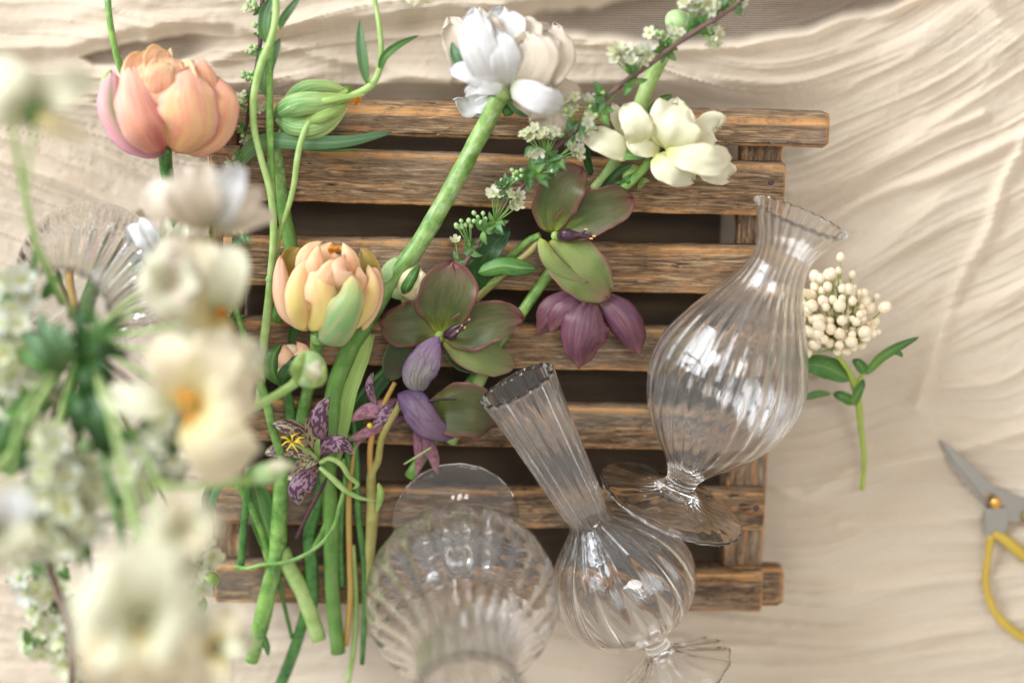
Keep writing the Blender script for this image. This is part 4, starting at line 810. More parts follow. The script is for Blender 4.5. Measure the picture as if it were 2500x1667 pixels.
sl = Thing('foliage_cutting', 'long curved green strap leaf arching under the parrot tulip bud', 'leaf', P(700, 345, 240))
petals(sl, A2, [('blade', [(-40, 1120, 240), (40, 1020, 285), (180, 960, 315), (420, 975, 320), (680, 965, 305), (1000, 905, 270)], 58, 'leaf_blue', dict(cup=-.4, ab=(.62, .42), nu=34, base=.5, rib=.12)),
   ('leaf_tip', [(380, 1020, 280), (560, 1030, 285), (700, 1025, 282), (812, 1020, 270)], 12, 'leaf', dict(cup=-.8))])
# curving stem with two small lance leaves (top centre)
cs = Thing('plant_cutting', 'light green curving stem with two lance leaves rising to the top edge', 'flower stem', P(910, 180, 230))
tb_(cs, A2, 'stem', [(870, -60, 330, 30), (885, 20, 330, 17), (915, 200, 340, 19), (925, 360, 340, 20), (905, 500, 345, 24), (850, 590, 350, 26), (740, 650, 350, 24), (620, 700, 345, 22), (500, 770, 345, 20), (430, 840, 345, 21), (380, 960, 350, 21), (350, 1100, 350, 21), (330, 1260, 345, 20), (290, 1420, 335, 19), (240, 1560, 322, 19), (215, 1680, 305, 19), (205, 1790, 290, 20)], 'stem_light', n=80)
petals(cs, A2, [
 ('leaf', [(828, 575, 345), (800, 430, 370), (785, 280, 370), (780, 132, 345)], 38, 'leaf_blue', dict(cup=.5, ab=(.8, .7), rib=.1)),
 ('leaf', [(915, 500, 345), (950, 390, 370), (1040, 310, 372), (1182, 243, 350)], 30, 'leaf', dict(cup=.5, ab=(.8, .7), rib=.1)),
 ('bract', [(840, 570, 360), (850, 550, 370), (858, 535, 365)], 10, 'leaf_lime', dict(cup=.5))])
pp = Thing('cream_flower', 'pale cream flower cut off by the top edge of the picture', 'flower', P(1015, 0, 300))
petals(pp, A2, [('petal', [(1170, -180, 330), (1150, -80, 350), (1150, 0, 345), (1140, 50, 330)], 85, 'cream', dict(cup=-.5, ruf=.08, ab=(1.2, .4))),
   ('petal', [(1180, -180, 330), (1220, -80, 345), (1240, -20, 340), (1250, 20, 325)], 75, 'cream', dict(cup=-.5, ruf=.08, ab=(1.2, .4)))])
# twin sweet pea stems
s1 = Thing('plant_cutting', 'pair of thin pale stems winding down from the top edge over the crate', 'flower stem', P(650, 400, 260))
tube(s1, 'stem', [(672, -30, 380, 8.5), (674, 30, 385, 9), (664, 90, 385, 9), (640, 150, 380, 10), (624, 210, 372, 9.5), (618, 260, 366, 9), (620, 310, 362, 8.5), (637, 385, 358, 8), (658, 460, 352, 8.5), (667, 530, 345, 9), (667, 600, 335, 9), (663, 660, 318, 10), (656, 740, 300, 11), (645, 830, 285, 11), (640, 900, 275, 11), (632, 990, 265, 10)], M['stem_light'], n=90)
tube(s1, 'stem', [(668, 30, 340, 7), (664, 90, 345, 8), (659, 170, 345, 8.5), (658, 265, 338, 9), (660, 350, 330, 9), (663, 430, 322, 8.5), (668, 500, 315, 8)], M['stem'], n=40)
petals(s1, F0, [
 ('leaf', [(652, 105, 340), (644, 70, 352), (648, 30, 352), (668, -20, 340)], 16, 'leaf_blue', dict(cup=.7)),
 ('leaf', [(655, 240, 330), (646, 190, 345), (662, 140, 348), (684, 95, 335)], 19, 'leaf_blue', dict(cup=.7)),
 ('leaf', [(648, 235, 330), (640, 190, 340), (640, 160, 340), (650, 110, 335)], 12, 'leaf', dict(cup=.5)),
 ('leaf', [(684, 72, 345), (692, 45, 360), (712, 18, 360), (735, -12, 345)], 11, 'leaf_blue', dict(cup=.7))])
blob(s1, 'stem_node', (660, 681, 312), 12, M['stem_light'])
# ------------------------------------------------------------------ spirea florets (shared meshes)
def floret_mesh(name, r, openness, npet=5):
    V = []; F = []; mi = []
    rs = random.Random(hash(name) % 1000 + int(r * 1e6))
    for k in range(npet):
        a0 = k * 2 * math.pi / npet + rs.uniform(-.12, .12); b0 = len(V)
        for i, u in enumerate((.12, .5, .82, 1.0)):
            wv_ = (.10, .36, .36, .16)[i]
            for v in (-1, 0, 1):
                lx = u * r; ly = v * wv_ * r; lz = r * (openness * u ** 1.5 * .8 - .10 * (1 - v * v) + .02)
                V.append((lx * math.cos(a0) - ly * math.sin(a0), lx * math.sin(a0) + ly * math.cos(a0), lz))
        for i in range(3):
            for j in range(2):
                q = b0 + i * 3 + j; F.append((q, q + 1, q + 4, q + 3)); mi.append(0)
    b0 = len(V); n = 8
    for zz, rr in ((-.05, .20), (.10, .22), (.18, .10)):
        for j in range(n): V.append((rr * r * math.cos(j * math.pi / 4), rr * r * math.sin(j * math.pi / 4), zz * r))
    for i in range(2):
        for j in range(n): F.append((b0 + i * n + j, b0 + i * n + (j + 1) % n, b0 + (i + 1) * n + (j + 1) % n, b0 + (i + 1) * n + j)); mi.append(1)
    F.append(tuple(b0 + 2 * n + j for j in range(n))); mi.append(1)
    for k in range(8):      # stamens
        a0 = k * .785 + .3; b0 = len(V); rr = r * .42
        for q in (-.03, .03): V.append((math.cos(a0 + q * 3) * r * .16, math.sin(a0 + q * 3) * r * .16, .1 * r))
        for q in (-.06, .06): V.append((math.cos(a0 + q) * rr, math.sin(a0 + q) * rr, .34 * r))
        F.append((b0, b0 + 1, b0 + 3, b0 + 2)); mi.append(2)
    me = bpy.data.meshes.new(name); me.from_pydata(V, [], F)
    for m_ in (M['white'], M['leaf_lime'], M['pistil_tip']): me.materials.append(m_)
    me.polygons.foreach_set('material_index', mi); me.polygons.foreach_set('use_smooth', [True] * len(F)); me.update(); return me
def leaf_mesh(name, ln, wd, mat, bend=.25, n=6):
    V = []; F = []; U = []
    for i in range(n + 1):
        u = i / n; ww = wd * max(.03, math.sin(math.pi * u ** .85) ** .8)
        for v in (-1, -.5, 0, .5, 1):
            V.append((v * ww, u * ln, ln * bend * (u * (1 - u) * 1.6) + abs(v) * ww * .45)); U.append(((v + 1) / 2, u))
    for i in range(n):
        for j in range(4): q = i * 5 + j; F.append((q, q + 1, q + 6, q + 5))
    me = bpy.data.meshes.new(name); me.from_pydata(V, [], F); l = me.uv_layers.new(name='UVMap')
    for lp in me.loops: l.data[lp.index].uv = U[lp.vertex_index]
    me.materials.append(mat); me.polygons.foreach_set('use_smooth', [True] * len(F)); me.update(); return me
def ball_mesh(name, r, mat, sy=1.2, n=8, m=10):
    V = []; U = []
    for i in range(n + 1):
        a = math.pi * i / n
        for j in range(m):
            b = 2 * math.pi * j / m; V.append((r * math.sin(a) * math.cos(b), r * math.sin(a) * math.sin(b), -r * sy * math.cos(a))); U.append((j / m, i / n))
    F = [tuple(f) for f in gridF(n + 1, m, True)]
    me = bpy.data.meshes.new(name); me.from_pydata(V, [], F); l = me.uv_layers.new(name='UVMap')
    for lp in me.loops: l.data[lp.index].uv = U[lp.vertex_index]
    for m_ in (mat if isinstance(mat, (list, tuple)) else [mat]): me.materials.append(m_)
    me.polygons.foreach_set('use_smooth', [True] * len(F)); me.update(); return me
def put(th, name, me, p, rot, sc_=1.0):
    o = bpy.data.objects.new(name, me); sc.collection.objects.link(o); o.parent = th.o
    o.location = Vector(p) - th.org; o.rotation_euler = rot; o.scale = (sc_,) * 3; return o
FLO = [floret_mesh('floret_%d' % i, .0030, op) for i, op in enumerate((.15, .45, .8, 1.3))]
LFM = [leaf_mesh('small_leaf_%d' % i, .0068, .0017, M['leaf_small'], b) for i, b in enumerate((.15, .4))] + [leaf_mesh('small_leaf_2', .0070, .0014, M['leaf_blue'], .3)]
BUD = ball_mesh('small_bud', .0011, M['budgreen'], 1.15, 6, 8)
def aim(dx, dy, dz, spin=0):
    """rotation bringing local +Z to a direction (world)"""
    return Vector((dx, dy, dz)).to_track_quat('Z', 'Y').to_euler()
def thin_tubes(th, name, segs, r, mat, seg=5):
    """several thin stalks joined in one part: segs = list of world polylines"""
    V = []; F = []; U = []
    for pl in segs:
        C = spl(pl, 6); T = nrm(np.gradient(C, axis=0)); L = nrm(np.cross(T, [0.1, .2, 1])); N = np.cross(L, T); b0 = len(V)
        for i in range(6):
            for k in range(seg):
                a = 6.283 * k / seg; V.append(C[i] + (L[i] * math.cos(a) + N[i] * math.sin(a)) * r); U.append((k / seg, i / 5))
        for i in range(5):
            for k in range(seg): F.append((b0 + i * seg + k, b0 + i * seg + (k + 1) % seg, b0 + (i + 1) * seg + (k + 1) % seg, b0 + (i + 1) * seg + k))
    o = mk(name, V, np.array(F), mat, th, uv=U); o['kind'] = 'stuff'; return o
def cluster(th, att, z, flowers, zf, nleaf=7, buds=0, rnd=None, lsc_=1.0, fs=1.0, leafdir=None):
    rr = rnd or random
    A_ = P(att[0], att[1], z); segs = []
    for (fx, fy) in flowers:
        Pf = P(fx, fy, zf + rr.uniform(-12, 12)); mid = (A_ + Pf) / 2 + Vector((0, 0, .0015))
        segs.append([tuple(A_), tuple(mid), tuple(Pf)])
        d = (Pf - A_).normalized()
        if rr.random() < buds:
            put(th, 'bud', BUD, Pf, aim(d.x, d.y, d.z + .2), rr.uniform(.8, 1.2))
        else:
            me = FLO[rr.choice((0, 0, 1, 1, 2, 3))]
            o = put(th, 'floret', me, Pf, aim(d.x + rr.uniform(-.5, .5), d.y + rr.uniform(-.5, .5), 1.0 + rr.uniform(-.3, .2)), rr.uniform(.85, 1.12) * fs)
            o.rotation_euler.rotate_axis('Z', rr.uniform(0, 6))
    if segs: thin_tubes(th, 'flower_stalks', segs, .00022, M['stem'])
    for k in range(nleaf):
        a = rr.uniform(0, 6.28) if leafdir is None else leafdir + rr.uniform(-1.3, 1.3)
        me = rr.choice(LFM)
        el = rr.uniform(.0, .7)
        base = A_ + Vector((rr.uniform(-.0012, .0012), rr.uniform(-.0012, .0012), rr.uniform(-.0005, .001)))
        o = bpy.data.objects.new('leaf', me); sc.collection.objects.link(o); o.parent = th.o; o.location = base - th.org
        o.rotation_euler = (el, rr.uniform(-.5, .5), a); o.scale = (rr.uniform(.75, 1.25) * lsc_,) * 3
def spread(cx_, cy_, rx, ry, n, rr):
    out = []
    while len(out) < n:
        a = rr.uniform(0, 6.28); q = math.sqrt(rr.random()); p = (cx_ + rx * q * math.cos(a), cy_ + ry * q * math.sin(a))
        if all(math.hypot(p[0] - o[0], p[1] - o[1]) > 12 for o in out) or rr.random() < .05: out.append(p)
    return out
sp = Thing('spirea_branch', 'diagonal spirea branch with small white flower clusters from centre to top right', 'branch', P(1500, 260, 260))
tb_(sp, A3, 'twig', [(1760, -60, 440, 14), (1700, 10, 440, 15), (1580, 100, 435, 17), (1420, 200, 430, 18), (1230, 330, 425, 18), (1080, 440, 418, 19), (900, 570, 408, 19), (760, 690, 398, 20), (660, 800, 388, 20), (560, 900, 378, 20), (460, 990, 368, 20), (370, 1080, 358, 20), (280, 1190, 345, 19), (200, 1290, 330, 18), (60, 1440, 318, 18), (-100, 1680, 300, 17), (-190, 1820, 290, 16)], 'twig', n=90, lump=.15)
rr = random.Random(5)
def A3s(X, Y): return (1200 + X * KA, Y * KA)
for att, cen, rx, ry, n, bud, nl in [((1420, 190), (1400, 30), 42, 12, 9, .1, 8), ((1410, 215), (1530, 235), 17, 32, 7, .05, 6), ((1190, 340), (1190, 225), 42, 9, 8, .2, 8),
      ((970, 540), (980, 385), 60, 20, 17, .05, 10), ((770, 670), (760, 640), 8, 8, 1, 1, 7), ((560, 905), (590, 730), 42, 32, 11, .3, 10), ((740, 770), (730, 780), 6, 6, 1, 1, 5),
      ((370, 1090), (335, 925), 46, 20, 12, .1, 10), ((440, 1090), (575, 1010), 17, 20, 6, .05, 8), ((650, 830), (660, 870), 8, 14, 2, 0, 4), ((240, 1210), (170, 1180), 22, 12, 6, 1, 8),
      ((290, 1000), (290, 1040), 14, 10, 2, .3, 3), ((1560, 70), (1500, 40), 20, 14, 5, .1, 8), ((1640, 40), (1690, -20), 20, 16, 4, .3, 8), ((290, 1190), (420, 1170), 10, 6, 1, 1, 9)]:
    cluster(sp, A3s(*att), 395 - (att[1] > 900) * 30, spread(*A3s(*cen), rx, ry, n, rr), 425 - (att[1] > 900) * 30, nl, bud, rr)
cluster(sp, (1208, 545), 318, spread(1222, 468, 30, 14, 7, rr) + spread(1258, 490, 14, 18, 4, rr), 350, 12, .05, rr)
cluster(sp, (1180, 560), 305, spread(1170, 530, 22, 14, 6, rr), 318, 10, 1, rr)
cluster(sp, (1150, 605), 285, spread(1135, 548, 24, 10, 9, rr), 300, 9, 1, rr)
cluster(sp, (1120, 640), 270, [(1112, 588)], 285, 9, 0, rr, fs=.9)
cluster(sp, (1235, 460), 330, spread(1270, 430, 18, 10, 4, rr), 345, 10, 1, rr)
sp2 = Thing('spirea_branch', 'dark budding spirea twig hanging down left of the winding pale stems', 'branch', P(620, 200, 215))
tube(sp2, 'twig', [(645, -30, 290, 6), (638, 40, 290, 5.5), (636, 100, 285, 5.5), (626, 170, 280, 5), (614, 222, 275, 5), (604, 290, 265, 4.5), (594, 340, 255, 4.5), (585, 390, 240, 4.5), (578, 500, 236, 4.5), (570, 600, 234, 4.5), (568, 700, 232, 4.5), (565, 800, 230, 5), (578, 850, 228, 5), (592, 900, 226, 5)], M['twig_dark'], n=70, lump=.15)
for att, cen, n, bud in [((636, 30), (615, 15), 12, .5), ((637, 80), (632, 70), 5, 1), ((632, 125), (615, 125), 6, 1), ((622, 185), (606, 185), 7, 1), ((606, 250), (592, 240), 5, .3), ((612, 260), (634, 262), 3, .1), ((597, 320), (600, 338), 4, .3), ((592, 380), (570, 395), 4, .3)]:
    cluster(sp2, att, 280 if att[1] < 200 else 255, spread(*cen, 15, 12, n, rr), 300 if att[1] < 200 else 262, 4, bud, rr, lsc_=.7, fs=.8)
for att in ((590, 570), (572, 690), (566, 770), (562, 830)):
    cluster(sp2, att, 240, spread(att[0] - 6, att[1] - 8, 12, 12, 3, rr), 262, 7, 1, rr, lsc_=.9)
# ------------------------------------------------------------------ cut stems at the lower left of the crate
def stemthing(label, pts, mt, lump=.03, extra=None, cat='flower stem', name='plant_cutting', group=None, **kw):
    t_ = Thing(name, label, cat, P(pts[0][0], pts[0][1], 200), group)
    tube(t_, 'stem', pts, M[mt], lump=lump, **kw)
    if 'cut stem' in label:
        e_, b_q = pts[-1], pts[-2]; dl = math.hypot(e_[0] - b_q[0], e_[1] - b_q[1]); ux, uy = (e_[0] - b_q[0]) / dl, (e_[1] - b_q[1]) / dl
        blob(t_, 'cut_end', (e_[0] + ux * e_[3] * .12, e_[1] + uy * e_[3] * .12, e_[2]), e_[3] * .93, M['budcream'], sy=.28, rot=math.degrees(math.atan2(ux, -uy)), nu=8, nv=12)
    return t_
CS = 'cut stems lying over the lower left slats'
a1 = stemthing('thickest pale green cut stem with a swollen node, its end hanging off the crate', [(715, 1090, 262, 16), (700, 1140, 262, 17), (688, 1183, 262, 19), (682, 1260, 260, 19), (679, 1323, 258, 21), (676, 1345, 258, 19), (660, 1420, 255, 20), (637, 1523, 250, 21), (628, 1560, 246, 19), (614, 1612, 240, 17)], 'stem', n=40, group=CS, seg=14)
petals(a1, F0, [('leaf_stub', [(640, 1540, 255), (650, 1575, 262), (655, 1600, 255)], 10, 'leaf', dict(cup=-.8))])
stemthing('yellowish green cut stem slanting to the right below the crate', [(690, 1340, 245, 17), (701, 1374, 245, 19), (739, 1446, 240, 20), (779, 1560, 232, 18)], 'stem_light', group=CS, seg=14)
stemthing('thin tan cut stem in the right part of the stem bundle', [(868, 1090, 236, 6), (858, 1150, 238, 6.5), (852, 1204, 240, 7.5), (854, 1382, 240, 7.5), (856, 1446, 238, 7.5), (845, 1574, 232, 7)], 'stem_tan', group=CS)
stemthing('straight dark green cut stem at the right of the bundle', [(862, 1020, 230, 7), (869, 1102, 234, 8), (875, 1255, 238, 8), (890, 1382, 238, 8), (892, 1450, 236, 8), (884, 1620, 230, 6)], 'stem_dark', group=CS)
stemthing('thin green tendril stem looping across the bottom of the bundle', [(838, 1120, 262, 5), (842, 1180, 275, 5), (828, 1238, 285, 5), (815, 1285, 290, 5), (773, 1336, 292, 5), (705, 1370, 288, 5), (641, 1378, 280, 5), (600, 1387, 270, 5.5), (573, 1382, 262, 6)], 'stem', group=CS, n=50)
stemthing('short dark green cut stem at the left edge of the bundle', [(606, 1140, 262, 9), (603, 1204, 262, 9), (594, 1297, 255, 9), (588, 1384, 250, 9)], 'stem_dark', group=CS)
stemthing('thin light stem leaning right behind the thick pale one', [(560, 1120, 258, 8), (577, 1170, 258, 9), (611, 1234, 255, 10), (640, 1310, 248, 10), (656, 1368, 240, 9)], 'stem', group=CS)
stemthing('dark green stem running off the bottom edge', [(760, 1330, 228, 12), (752, 1430, 228, 12), (743, 1501, 220, 13), (722, 1574, 208, 14), (688, 1663, 195, 14), (660, 1720, 190, 14)], 'stem_dark', group=CS)
stemthing('slim dark green stem beside the yellowish cut stem', [(676, 1380, 225, 5), (688, 1450, 222, 5), (713, 1557, 212, 5)], 'stem_dark', group=CS)
stemthing('thin yellow green stem running off the bottom edge', [(862, 1330, 232, 6), (869, 1467, 225, 6.5), (864, 1574, 216, 7), (845, 1690, 200, 6)], 'stem_light', group=CS)
stemthing('dark purple woody twig end under the chequered fritillary', [(806, 1140, 268, 5), (798, 1166, 272, 5), (764, 1230, 275, 5.5), (735, 1290, 272, 5), (724, 1314, 270, 5.5)], 'twig_dark', group=CS)
stemthing('broad dark green stem in the middle of the bundle', [(790, 1150, 236, 12), (775, 1230, 236, 14), (756, 1300, 236, 16), (762, 1400, 234, 16), (762, 1480, 230, 14)], 'stem_dark', group=CS)
stemthing('mid green stem curving left under the fritillary', [(815, 1140, 256, 7), (803, 1200, 258, 7), (795, 1280, 254, 7), (756, 1353, 250, 6)], 'stem', group=CS)
stemthing('green stem right of the chequered fritillary in the bundle', [(850, 1060, 240, 8), (848, 1130, 242, 8), (835, 1220, 240, 9), (830, 1330, 236, 9), (835, 1430, 232, 8)], 'stem_dark', group=CS)
stemthing('slender green stem slanting left of the apricot tulip down to the fritillary', [(570, 735, 262, 6), (590, 800, 268, 8), (620, 890, 275, 10), (650, 980, 285, 11), (670, 1060, 300, 11), (690, 1120, 290, 10)], 'stem', group=CS, n=30)
stemthing('short light stem behind the faded fritillary', [(980, 870, 225, 6), (930, 910, 232, 6), (880, 960, 235, 6), (850, 1010, 235, 6)], 'stem_dark', group=CS)
stemthing('broad light green stem below the mauve hellebore', [(1240, 800, 218, 10), (1190, 880, 220, 18), (1160, 940, 220, 20), (1130, 1010, 218, 18), (1100, 1080, 214, 14)], 'stem_light', group=CS)
lf = Thing('foliage_cutting', 'pale green pleated leaf lying against the thick bent stem', 'leaf', P(865, 940, 225))
petals(lf, F0, [('blade', [(905, 815, 262), (885, 880, 268), (855, 960, 264), (832, 1062, 250), (815, 1150, 245)], 19, 'leaf_lime', dict(cup=.7, ab=(.8, .35), base=.6))])
lf = Thing('foliage_cutting', 'dark green leaf behind the thick stem near the faded fritillary', 'leaf', P(900, 950, 215))
petals(lf, F0, [('blade', [(860, 1060, 225), (880, 1000, 232), (930, 930, 235), (985, 860, 225)], 24, 'leaf_dark', dict(cup=.5))])
lf = Thing('foliage_cutting', 'broad upright green leaf low in the stem bundle', 'leaf', P(640, 1260, 215))
petals(lf, F0, [('blade', [(672, 1360, 240), (655, 1300, 246), (635, 1230, 246), (615, 1150, 240)], 34, 'leaf', dict(cup=.5, ab=(.9, .4), base=.5))])
lf = Thing('foliage_cutting', 'dark lance shaped leaf hanging left of the stem bundle', 'leaf', P(515, 1230, 260))
petals(lf, F0, [('blade', [(555, 1140, 300), (535, 1170, 315), (510, 1220, 315), (500, 1296, 295)], 20, 'leaf_blue', dict(cup=.5, ab=(.9, .7), rib=.1))])
# ------------------------------------------------------------------ white berries (skimmia) on the cloth
sk = Thing('berry_sprig', 'sprig of white berries with green leaves lying on the cloth behind the tall vase', 'berry sprig', P(2060, 800, 40))
tb_(sk, A8, 'stem', [(640, 980, 190, 14), (700, 1050, 190, 16), (770, 1150, 170, 20), (800, 1230, 150, 28), (825, 1330, 120, 26), (850, 1568, 90, 18)] + [(867, 1760, 80, 17), (850, 1950, 75, 16)], 'berrystalk')
tb_(sk, A8, 'side_stem', [(800, 1230, 150, 16), (860, 1160, 155, 12), (920, 1080, 160, 10), (1000, 1030, 150, 8)], 'berrystalk')
petals(sk, A8, [
 ('leaf', [(770, 1200, 160), (640, 1120, 180), (520, 1090, 180), (380, 1120, 150)], 78, 'leaf', dict(cup=-.5, ab=(.8, .6), rib=.1)),
 ('leaf', [(880, 1160, 160), (980, 1050, 185), (1080, 980, 185), (1240, 905, 160)], 36, 'leaf_small', dict(cup=.6)),
 ('leaf', [(1050, 1010, 170), (1100, 1010, 175), (1130, 1040, 160)], 18, 'leaf', dict(cup=.6)),
 ('leaf', [(870, 1150, 160), (850, 1110, 175), (820, 1080, 175), (790, 1060, 165)], 40, 'leaf', dict(cup=.6)),
 ('leaf', [(800, 1360, 130), (750, 1320, 150), (700, 1300, 150), (660, 1290, 130)], 40, 'leaf', dict(cup=.6)),
 ('leaf', [(800, 1370, 130), (820, 1300, 160), (850, 1240, 165), (860, 1190, 150)], 34, 'leaf_small', dict(cup=.6)),
 ('leaf', [(640, 1290, 110), (560, 1290, 115), (480, 1310, 110), (400, 1340, 95)], 26, 'leaf', dict(cup=.5)),
])
BER = ball_mesh('white_berry', .0028, M['berry'], 1.3)
rr = random.Random(3); segs = []; put_ = []
BP = [(705, 360), (690, 450), (780, 480), (680, 540), (760, 575), (530, 490), (640, 470), (530, 560), (480, 620), (510, 690), (650, 650), (700, 690), (720, 640), (600, 750), (620, 560), (480, 740), (560, 780), (555, 830), (640, 850), (710, 790), (700, 880), (790, 850), (780, 780), (860, 780), (900, 710), (950, 630), (1010, 700), (870, 870), (940, 800), (800, 690), (850, 700), (780, 935), (880, 910), (630, 945), (530, 950), (480, 860), (470, 1010), (960, 870), (760, 730), (830, 600), (590, 660), (450, 680), (590, 880), (700, 960), (440, 780), (840, 800), (420, 900), (580, 600), (400, 720), (850, 960), (610, 700), (740, 880), (930, 880), (440, 600), (660, 730)]
rb_ = random.Random(8)
BP += [(700 + 260 * math.cos(a_) * q_, 730 + 270 * math.sin(a_) * q_) for a_, q_ in [(rb_.uniform(0, 6.28), math.sqrt(rb_.random())) for _ in range(46)]]
for (bx, by) in BP:
    z = rr.uniform(170, 250); p_ = P(*A8(bx + rr.uniform(-6, 6), by, z)); c_ = P(*A8(700, 960, 150)); m_ = P(*A8((bx + 700) / 2, (by + 1000) / 2, 185))
    d_ = (p_ - c_).normalized(); put(sk, 'berry', BER, p_, aim(d_.x, d_.y, d_.z + .4), rr.uniform(.55, 1.15)); segs.append([tuple(c_), tuple(m_), tuple(p_)])
thin_tubes(sk, 'berry_stalks', segs, .0004, M['berrystalk'])
# ------------------------------------------------------------------ scissors
scs = Thing('scissors', 'steel florist scissors with yellow handles half open at the right edge', 'scissors', P(2430, 1225, 30))
def blade(name, out_, z, th_, mt):
    pts = [P(*B4(x, y, z)) for x, y in out_]; n = len(pts); up_ = Vector((0, 0, th_ * S))
    V = [tuple(p) for p in pts] + [tuple(p + up_) for p in pts]
    F = [tuple(range(n))[::-1], tuple(range(n, 2 * n))] + [(i, (i + 1) % n, n + (i + 1) % n, n + i) for i in range(n)]
    o = mk(name, V, np.array(F, dtype=object), M[mt], scs, smooth=False)
    b = o.modifiers.new('bevel', 'BEVEL'); b.width = .0005; b.segments = 2; b.limit_method = 'ANGLE'
    return o
blade('blade', [(1150, 165), (1190, 200), (1290, 300), (1400, 410), (1500, 480), (1560, 520), (1530, 610), (1470, 600), (1400, 520), (1300, 410), (1200, 280)], 14, 10, 'steel')
blade('blade', [(1165, 175), (1250, 230), (1360, 330), (1480, 440), (1700, 530), (1800, 600), (1700, 640), (1560, 640), (1440, 540), (1330, 400), (1240, 300)], 26, 9, 'steel')
blade('shank', [(1420, 560), (1540, 560), (1560, 620), (1520, 720), (1440, 760), (1412, 720)], 38, 9, 'steel')
tb_(scs, B4, 'handle', [(1455, 720, 44, 24), (1440, 840, 42, 20), (1425, 960, 40, 20), (1440, 1060, 38, 22), (1480, 1160, 38, 24), (1550, 1240, 38, 26), (1650, 1310, 38, 26), (1800, 1330, 38, 26), (1930, 1240, 38, 26), (1960, 1110, 38, 26), (1880, 980, 40, 26), (1760, 900, 42, 30), (1640, 830, 44, 34), (1530, 740, 46, 30), (1470, 710, 44, 22)], 'handle', n=80, seg=12)
tb_(scs, B4, 'handle', [(1650, 620, 44, 26), (1760, 600, 44, 24), (1900, 560, 44, 22), (2050, 600, 42, 22), (2120, 720, 42, 22), (2050, 840, 42, 24), (1900, 800, 44, 26), (1760, 700, 46, 28), (1660, 640, 46, 26)], 'handle', n=60, seg=12)
blob(scs, 'pivot_screw', B4(1485, 535, 54), 34 * KB, M['brass'], sz=.6)
# ------------------------------------------------------------------ pale bouquet standing in the left vase (near the lens)
random.seed(23)
VM = (205, 830, 780)          # mouth of the vase
def tall(label, cat, name, head, bendp, r, mt='stem', group=None):
    t_ = Thing(name, label, cat, P(*VM), group)
    r = r * .42
    tube(t_, 'stem', [VM + (r * .8,), tuple(bendp) + (r,), (head[0], head[1], head[2] - 30, r)], M[mt], n=24)
    return t_
f = tall('blurred pale cream flower with green calyx at the left edge', 'flower', 'cut_flower', (85, 290, 1080), (70, 520, 950), 13, 'stem_light')
petals(f, A1, [
 ('petal', [(240, 760, 1090), (330, 650, 1130), (470, 590, 1140), (650, 530, 1110)], 134, 'palegreen', dict(cup=.4, ruf=.1, ab=(1.1, .5))),
 ('petal', [(220, 740, 1100), (120, 640, 1150), (20, 560, 1150), (-120, 500, 1120)], 207, 'palegreen', dict(cup=.4, ruf=.1, ab=(1.1, .5))),
 ('petal', [(200, 760, 1090), (60, 720, 1120), (-60, 700, 1120), (-200, 680, 1100)], 134, 'palegreen', dict(cup=.4, ruf=.1)),
 ('petal', [(240, 790, 1070), (380, 850, 1080), (480, 900, 1070), (640, 940, 1040)], 75, 'pale', dict(cup=.4, ruf=.1)),
 ('sepal', [(190, 860, 1080), (210, 800, 1130), (240, 740, 1140), (270, 680, 1120)], 46, 'leaf', dict(cup=.7)),
])
f = tall('blurred white flower with flared petals just above the left centre', 'flower', 'cut_flower', (520, 575, 850), (360, 700, 900), 12, 'stem_light')
petals(f, A1, [
 ('petal', [(1420, 1560, 850), (1260, 1420, 890), (1130, 1350, 900), (1010, 1260, 870)], 134, 'ivory', dict(cup=.5, ruf=.12, ab=(1.1, .5))),
 ('petal', [(1420, 1560, 860), (1330, 1400, 920), (1270, 1260, 920), (1260, 1150, 880)], 115, 'ivory', dict(cup=.5, ruf=.08, ab=(1.1, .5))),
 ('petal', [(1440, 1550, 870), (1420, 1380, 940), (1410, 1240, 940), (1400, 1110, 890)], 97, 'ivory', dict(cup=.5, ruf=.12, ab=(1.1, .5))),
 ('petal', [(1460, 1550, 860), (1540, 1390, 930), (1590, 1250, 930), (1650, 1130, 880)], 109, 'white', dict(cup=.5, ruf=.08, ab=(1.1, .5))),
 ('petal', [(1480, 1560, 850), (1620, 1450, 900), (1700, 1380, 900), (1800, 1300, 860)], 85, 'ivory', dict(cup=.5, ruf=.08, ab=(1.1, .5))),
 ('petal', [(1480, 1580, 840), (1640, 1520, 870), (1740, 1490, 870), (1880, 1480, 830)], 85, 'ivory', dict(cup=.5, ruf=.08, ab=(1.1, .5))),
 ('petal', [(1400, 1600, 850), (1330, 1680, 870), (1200, 1720, 870), (1060, 1700, 830)], 109, 'ivory', dict(cup=.4, ruf=.08, ab=(1.1, .5))),
])
f = tall('blurred cream flower with orange throat seen from the side right of the white one', 'flower', 'cut_flower', (535, 765, 920), (400, 800, 900), 12, 'stem_light')
petals(f, A5, [
 ('petal', [(1500, 790, 930), (1440, 640, 980), (1400, 480, 980), (1380, 300, 940)], 183, 'pale', dict(cup=.4, ruf=.08, ab=(1.1, .5))),
 ('petal', [(1500, 790, 940), (1540, 650, 1000), (1570, 500, 1000), (1560, 330, 950)], 134, 'palegreen', dict(cup=.4, ruf=.08, ab=(1.1, .5))),
 ('petal', [(1490, 800, 930), (1330, 760, 980), (1220, 700, 980), (1120, 640, 950)], 146, 'pale', dict(cup=.4, ruf=.08, ab=(1.1, .5))),
 ('petal', [(1490, 810, 930), (1380, 900, 960), (1300, 980, 960), (1200, 1060, 930)], 146, 'palegreen', dict(cup=.4, ruf=.08, ab=(1.1, .5))),
 ('petal', [(1500, 810, 930), (1500, 930, 960), (1480, 1020, 960), (1440, 1120, 930)], 122, 'pale', dict(cup=.4, ruf=.08, ab=(1.1, .5))),
])
